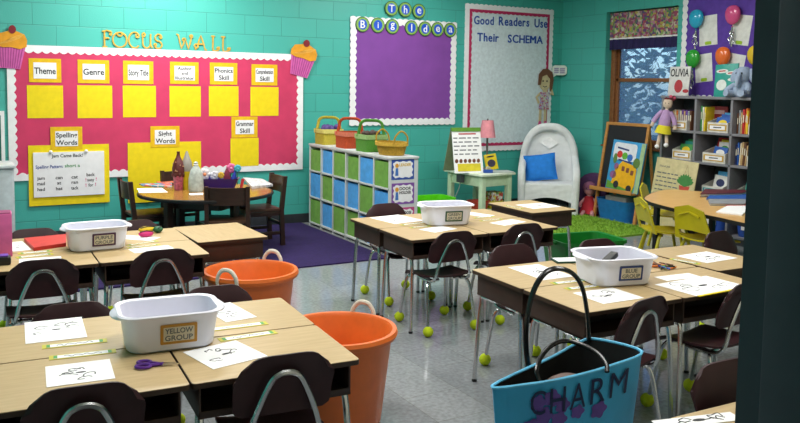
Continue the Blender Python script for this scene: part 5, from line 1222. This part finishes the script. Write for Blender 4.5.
# row 4: blue bins
for cn in (1, 2):
    pos = bcell(cn, 4, .22, .13); t = thing('blue_crate', f'blue crate in the lowest row of the bookcase, {BCN[cn]} column', 'crate', pos, R(-90), 'blue crates in the grey bookcase'); b = MB(); b.loft([lp(.28, .2, 0), lp(.33, .24, .2), lp(.31, .22, .2), lp(.26, .18, .01)], True, True, False); b.build('crate_body', C('blue crate plastic', '234A9E', .4), t)
    b = MB(); b.box(0, -.115, .1, .14, .004, .06); b.build('crate_label', white, t)
# top of the bookcase
pO = onB(670, 95, -.28); pO2 = onB(700, 95, -.28)
ow = .30; oc = onB(678.5, 84, -.27)
t = thing('display_book', 'white picture book titled OLIVIA standing on top of the grey bookcase', 'book', (-.27, onB(678, 95, -.27).y, BT+.007), rot=(R(-5), 0, R(-90)))
b = MB(); b.box(0, 0, .155, .27, .015, .31, .002); b.build('cover', C('off white cover', 'C7C7C4', .35), t)
b = MB(); b.text('OLIVIA', 0, .245, .245, .085, -.0078, .001, off=.02); b.build('lettering', ink, t)
b = MB(); b.prism(ell(.0, .10, .055, .07, 16), -.0078, -.009, 'xz'); b.prism(ell(.1, .05, .04, .02, 12), -.0078, -.009, 'xz'); b.build('cover_blot', C('red cover blot', 'A5343A', .4), t)
t = thing('display_book', 'teal picture book with white bubbles standing on the bookcase behind the plush elephant', 'book', (-.27, onB(725.5, 90, -.27).y, BT+.007), rot=(R(-6), R(-3), R(-90)))
b = MB(); b.box(0, 0, .165, .27, .015, .33, .002); b.build('cover', C('teal cover', '2A9184', .35), t)
b = MB(); b.prism(ell(-.05, .26, .07, .02, 16), -.0078, -.009, 'xz'); b.prism(ell(.06, .235, .065, .02, 16), -.0078, -.009, 'xz'); b.prism(ell(.07, .17, .05, .016, 16), -.0078, -.009, 'xz'); b.prism(ell(-.05, .12, .06, .055, 14), -.0078, -.009, 'xz'); b.build('white_bubbles', C('bubble white', 'CFD6D2', .4), t)
b = MB(); b.ribbon([(-.09, .26), (-.01, .262)], .012, -.009, -.0097); b.ribbon([(.02, .235), (.1, .237)], .012, -.009, -.0097); b.build('red_strokes', col['red'], t)
# plush elephant, plain grey
plush = mat('grey blue plush', '95A5BC', .95, bump=.6, bscale=120)
t = thing('plush_elephant', 'grey blue plush elephant sitting on top of the grey bookcase', 'plush toy', (-.25, onB(743, 92, -.25).y, BT+.007), R(-90))
b = MB(); b.lathe([(0, 0), (.07, 0), (.095, .03), (.095, .08), (.07, .13), (.05, .155), (.065, .18), (.078, .22), (.07, .265), (.04, .295), (0, .30)], 20, cap=False)
b.tube(cr([(0, -.06, .22), (.01, -.10, .19), (.015, -.115, .14), (.01, -.125, .10)], 4), [.034, .032, .03, .028, .027, .026, .025, .024, .023, .022, .021, .02, .019], 9)
for sx in (-1, 1): b.tube(cr([(sx*.07, -.03, .12), (sx*.11, -.07, .08), (sx*.115, -.1, .05)], 4), .03, 9); b.tube(cr([(sx*.05, -.05, .035), (sx*.075, -.11, .035), (sx*.085, -.15, .04)], 4), .036, 9)
b.build('body', plush, t)
for sx in (-1, 1): b = MB(); b.ball((sx*.105, 0, .20), (.045, .018, .085), 12, (0, R(-sx*22), 0)); b.build('ear', plush, t)
b = MB()
for sx in (-1, 1): b.ball((sx*.032, -.074, .235), .008, 8)
b.build('eyes', ink, t)
# sign leaning against the bookcase
sp0 = onB(650, 160, -.5); spx = -.47
t = thing('plant_sign', 'cream poem sign with a potted plant picture leaning on the grey bookcase', 'sign', (-.52, -2.30, .002), rot=(R(-9), R(2), R(-90)))
sw, sh = .55, .80
b = MB(); b.box(0, 0, sh/2, sw, .01, sh, .002); b.build('board', C('cream card', 'BDB184'), t)
b = MB(); b.text('Good Job', -.15, sh-.09, .14, .026, -.0052, .0008); rnd = random.Random(12)
for k in range(8):
    zz = sh-.16-k*.045; x_ = -.24; xe = rnd.uniform(-.02, .04)
    while x_ < xe: L_ = rnd.uniform(.03, .07); b.ribbon([(x_, zz), (x_+L_, zz)], .012, -.005, -.006); x_ += L_+.014
b.build('text_lines', inkgrey, t)
b = MB(); b.prism([(.10, .47), (.19, .47), (.215, .54), (.075, .54)], -.005, -.007, 'xz'); b.build('pot_picture', C('terracotta', 'B8483A'), t)
b = MB()
for k in range(9): a = R(20+17.5*k); b.prism([(.145+.0, .53), (.145+.09*math.cos(a)-.02*math.sin(a), .56+.08*math.sin(a)+.02*math.cos(a)), (.145+.115*math.cos(a), .56+.11*math.sin(a)), (.145+.09*math.cos(a)+.02*math.sin(a), .56+.08*math.sin(a)-.02*math.cos(a))], -.006, -.008-.0002*k, 'xz')
b.build('leaf_picture', C('leaf print', '3C7A3C'), t)
b = MB(); b.ribbon([(.09, .54), (.145, .76), (.205, .54)], .005, -.005, -.006); b.build('hanger_picture', C('brown string', '7A5A3A'), t)
# doll hanging on bookcase
t = thing('cloth_doll', 'cloth doll with red hair, lilac jacket and yellow skirt hanging on the bookcase side', 'doll', (-.44, -2.12, .87), rot=(0, R(7), R(-60)))
b = MB(); b.lathe([(0, .25), (.05, .25), (.055, .30), (.045, .38), (.03, .43), (.016, .445), (.016, .46), (.04, .475), (.05, .51), (.042, .55), (0, .56)], 16, sy=.7, cap=False)
for sx in (-1, 1):
    b.tube(cr([(sx*.04, 0, .42), (sx*.085, -.005, .36), (sx*.115, -.02, .29), (sx*.12, -.03, .25)], 4), .018, 8)
    b.tube(cr([(sx*.03, 0, .28), (sx*.035+.01, -.01, .17), (sx*.045+.015, -.015, .06 if sx < 0 else .09)], 4), .019, 8)
b.build('body', C('doll cloth skin', 'CDB8A4', .85), t)
b = MB(); b.lathe([(.06, .27), (.064, .31), (.052, .38), (.04, .43), (.02, .445)], 16, sy=.8, cap=False)
for sx in (-1, 1): b.tube(cr([(sx*.04, 0, .425), (sx*.087, -.005, .36), (sx*.115, -.02, .295)], 4), .025, 8)
b.build('jacket', mat('lilac cloth', 'A98AB4', .85, bump=.3), t)
b = MB(); b.lathe([(.088, .19), (.075, .24), (.058, .285)], 18, sy=.8, cap=False); b.build('skirt', C('yellow cloth', 'CFC228', .85), t)
b = MB()
for k in range(14): a = R(25*k); b.ball((.034*math.cos(a), .014+.022*math.sin(a), .528+.02*math.sin(a*2)), (.017, .014, .028), 8)
b.ball((.0, .012, .548), (.044, .03, .024), 10); b.ball((.05, .0, .575), (.024, .016, .03), 8); b.build('hair', C('dark red hair', '5E2028', .9), t)
b = MB(); b.ball((.022, -.005, .588), (.02, .012, .017), 8); b.ball((.056, -.005, .578), (.02, .012, .017), 8); b.build('hair_bow', C('rose bow', 'BE4C66', .8), t)
for sx in (-1, 1): b = MB(); b.ball((sx*.045+.015, -.03, .045 if sx < 0 else .075), (.026, .036, .024), 10); b.build('shoe', white, t)
b = MB()
for sx in (-1, 1): b.ball((sx*.016, -.036, .515), .005, 6)
b.build('eyes', ink, t)

# ------------------------------------------------------------------ teacher table, books and yellow chairs
HT = .57
t = thing('teacher_table', 'long rounded maple table with black edge before the grey bookcase', 'table', (-1.45, -3.75, .006))
TP = [onZ(u, v, HT) for u, v in ((740, 222), (720, 217.5), (700, 213.5), (675, 208.5), (660, 204.8), (649, 201.5), (643.5, 198.3), (647, 195), (655, 191.5), (668, 189.3), (684, 190))]
TP = [Vector((q.x+1.45, q.y+3.75)) for q in TP]
e_ = TP[0]-TP[2]; TP = [TP[0]+e_*1.2] + TP; q1 = TP[-1]; TP += [q1+Vector((.12, -.25)), q1+Vector((.10, -.8)), q1+Vector((-.02, -1.4)), q1+Vector((-.2, -1.95))]
TO = [(q.x, q.y) for q in cr([(q.x, q.y, 0) for q in TP], 4)]; tc = Vector((sum(p[0] for p in TO)/len(TO), sum(p[1] for p in TO)/len(TO)))
def tin(k): return [(tc.x+(p[0]-tc.x)*k, tc.y+(p[1]-tc.y)*k) for p in TO]
b = MB(); b.prism(tin(.982), HT-.03, HT-.006); b.build('tabletop', maple, t)
b = MB(); b.ring(TO, tin(.98), HT-.036, HT-.008); b.build('black_edge', black, t)
lp0 = onZ(655, 257, 0)
for x_, y_ in ((lp0.x+1.45, lp0.y+3.75), (.42, .45), (-.45, -.75), (.42, -.75)):
    b = MB(); b.box(x_, y_, (HT-.036)/2, .045, .045, HT-.036, .006); b.build('leg', black, t)
def tb(cs, th, label, hx, dz=0, inner=True):
    z_ = HT+dz; P_ = [onZ(u, v, z_+th) for u, v in cs]; c = sum(P_, Vector())/4; t = thing('book', label, 'book', (c.x, c.y, z_+.001), 0, None)
    b = MB(); b.prism([(q.x-c.x, q.y-c.y) for q in P_], 0, th*.15); b.prism([(q.x-c.x, q.y-c.y) for q in P_], th*.85, th); b.build('cover', C('book '+hx, hx, .4), t)
    b = MB(); b.prism([((q.x-c.x)*.96, (q.y-c.y)*.96) for q in P_], th*.15, th*.85); b.build('pages', C('book pages', 'CFCBBE'), t)
tb([(700, 194), (742, 193), (752, 190), (705, 189)], .03, 'maroon book at the back of the maple table', '5E1B2C')
tb([(706, 198.5), (747, 199.5), (757, 194), (712, 193.5)], .014, 'blue book under the grey one on the maple table', '2457A6')
tb([(710, 203.5), (744, 204), (756, 199), (708, 199)], .018, 'grey covered book stack edge on the maple table', '8B8F94')
tb([(724, 208), (742, 209), (754, 204), (727, 204)], .006, 'red pamphlet on the maple table', 'B3222A')
b = MB(); p = onZ(722, 204.5, HT); b.box(0, 0, .004, .09, .06, .008); tag(b.build('sticky_notes', C('pink notes', 'D98AA6'), None, (p.x, p.y, HT+.001), R(10)), 'small pink sticky note pad on the maple table', 'sticky notes')
P_ = [onZ(u, v, HT) for u, v in ((716, 213), (742, 216), (752, 207), (727, 207))]; c = sum(P_, Vector())/4; b = MB(); b.prism([(q.x-c.x, q.y-c.y) for q in P_], 0, .01); tag(b.build('paper_stack', paper, None, (c.x, c.y, HT+.001)), 'white papers at the front edge of the maple table', 'paper')

def make_ychair(label):
    t = thing('yellow_chair', label, 'chair', (0, 0, .006), 0, 'yellow moulded chairs')
    def bk(u, v):
        hw = .185-.045*v
        x_ = (2*u-1)*hw; z_ = .345+.285*v-.035*abs(2*u-1)*v
        return (x_, -.16-.07*v+.25*x_*x_, z_)
    b = MB()
    # back as frame around the lower handhold opening
    b.shell(lambda u, v: bk(u, .28+.72*v), 14, 8, (0, -.012, 0))
    for sx in (-1, 1): b.shell(lambda u, v, sx=sx: bk(.5+sx*(.5-.16*u*(1-.35*v)), .0+.3*v), 4, 4, (0, -.012, 0))
    b.ribbon([(-.1, .545), (0, .575), (.1, .545)], .012, -.225, -.236)
    b.build('backrest', yplastic, t)
    def st(u, v):
        x_ = (2*u-1)*.17; y_ = -.17+.34*v; return (x_, y_, .335+.02*(2*u-1)**2-.03*max(0, v-.8)*5*max(0, v-.8)*5*.5+.02*(1-v)**4)
    b = MB(); b.shell(st, 12, 12, (0, 0, -.012)); b.build('seat', yplastic, t)
    for sx in (-1, 1):
        for sy in (-1, 1):
            b = MB(); b.tube(cr([(sx*.10, sy*.08, .322), (sx*.14, sy*.12, .30), (sx*.18, sy*.19, .02), (sx*.181, sy*.192, .0)], 4), .0135, 8); b.build('leg', ylegs, t)
    return t
c1 = onZ(666, 233, .33); c2 = onZ(646.5, 184.5, .62)
yc = [(-2.05, -3.92, -91, 'yellow moulded chair with its back to the camera at the maple table', 0), (c1.x, c1.y, -115, 'yellow moulded chair seen from the side at the rounded end of the maple table', 1), (c2.x, c2.y, -148, 'yellow moulded chair whose top shows between the cream sign and the maple table', 0)]
yf = None
for x_, y_, hd, lb, ctr in yc:
    a = R(hd); ox, oy = x_-math.sin(a)*.2*(1-ctr), y_+math.cos(a)*.2*(1-ctr)
    if yf is None: yf = make_ychair(lb); yf.location = (ox, oy, .006); yf.rotation_euler = (0, 0, a)
    else: dup(yf, (ox, oy, .006), a, lb)

# ------------------------------------------------------------------ white cabinet at far left
t = thing('white_cabinet', 'low white cabinet at the left edge against the teal wall', 'cabinet', (-6.86, -.35, 0))
b = MB(); b.box(0, 0, .40, .58, .44, .74, .006); b.box(0, 0, .015, .54, .40, .03); b.build('body', C('white cabinet paint', 'B9C2C6', .5), t)
b = MB(); b.box(0, -.005, .782, .61, .48, .025, .006); b.build('cabinet_top', C('white top', 'C9CFD0', .45), t)
for sx in (-1, 1):
    b = MB(); b.box(sx*.143, -.226, .40, .27, .014, .68, .004); dr = b.build('door', C('white cabinet paint', 'B9C2C6', .5), t)
    b = MB(); b.ball((sx*.03, -.24, .45), .012, 10); b.build('knob', chrome, dr)
t = thing('yellow_organizer', 'yellow desk organizer with dark pens on the white cabinet', 'organizer', (-6.745, -.42, .796))
b = MB(); b.loft([lp(.13, .1, 0), lp(.15, .12, .11), lp(.135, .105, .11), lp(.12, .09, .008)], True, True, False); b.build('holder', yellowpaper, t)
b = MB()
for k in range(5): b.tube([(-.04+.02*k, .01*(k % 2), .01), (-.06+.028*k, .01*(k % 2), .17+.012*(k % 3))], .007, 6)
b.build('pens', ink, t)

# ------------------------------------------------------------------ ceiling lamps
def fixture(x_, y_, watts, label, on=True):
    t = thing('ceiling_light', label, 'ceiling light', (x_, y_, H-.002))
    b = MB(); b.ring([(-.62, -.32), (.62, -.32), (.62, .32), (-.62, .32)], [(-.58, -.28), (.58, -.28), (.58, .28), (-.58, .28)], -.07, 0); b.build('housing', whitelam, t)
    b = MB(); b.box(0, 0, -.03, 1.16, .56, .012); b.build('diffuser', LM, t)
    ld = bpy.data.lights.new('tube_light', 'AREA'); ld.shape = 'RECTANGLE'; ld.size = 1.1; ld.size_y = .5; ld.energy = watts; ld.color = (1, .985, .95)
    lo = bpy.data.objects.new('tube_light', ld); COL.objects.link(lo); lo.parent = t; lo.location = (0, 0, -.075)
LM = mat('lit diffuser', 'F4F4EC', .5, emit=2.2)
for x_, y_, wt, lb in ((-5.25, -1.0, 78, 'ceiling light above the round table'), (-6.6, -3.6, 50, 'ceiling light above the far left desks'), (-5.9, -5.9, 39, 'ceiling light above the nearest desks'), (-4.0, -3.4, 35, 'ceiling light above the middle desks'), (-3.6, -5.6, 31, 'ceiling light above the right desks'), (-1.9, -2.9, 34, 'ceiling light before the grey bookcase'), (-2.7, -1.15, 34, 'added fill light on the ceiling before the purple and pale blue boards')):  # last entry is an unseen lamp added to brighten the pale blue board
    fixture(x_, y_, wt, lb)

# daylight
W = bpy.data.worlds.new('world'); SC.world = W; W.use_nodes = True; nt = W.node_tree; bg = nt.nodes['Background']
sky = nt.nodes.new('ShaderNodeTexSky'); sky.sky_type = 'NISHITA'; sky.sun_disc = False; sky.sun_elevation = R(35); sky.sun_rotation = R(200)
nt.links.new(sky.outputs[0], bg.inputs[0]); bg.inputs[1].default_value = .45

vs_ = SC.view_settings; vs_.view_transform = 'Standard'; vs_.look = 'None'; vs_.gamma = 1; vs_.exposure = 0; vs_.use_curve_mapping = False
for o in bpy.data.objects:
    if o.get('label') and not 4 <= len(o['label'].split()) <= 16: print('LONG', o['label'])
print('OBJECTS', len(bpy.data.objects))
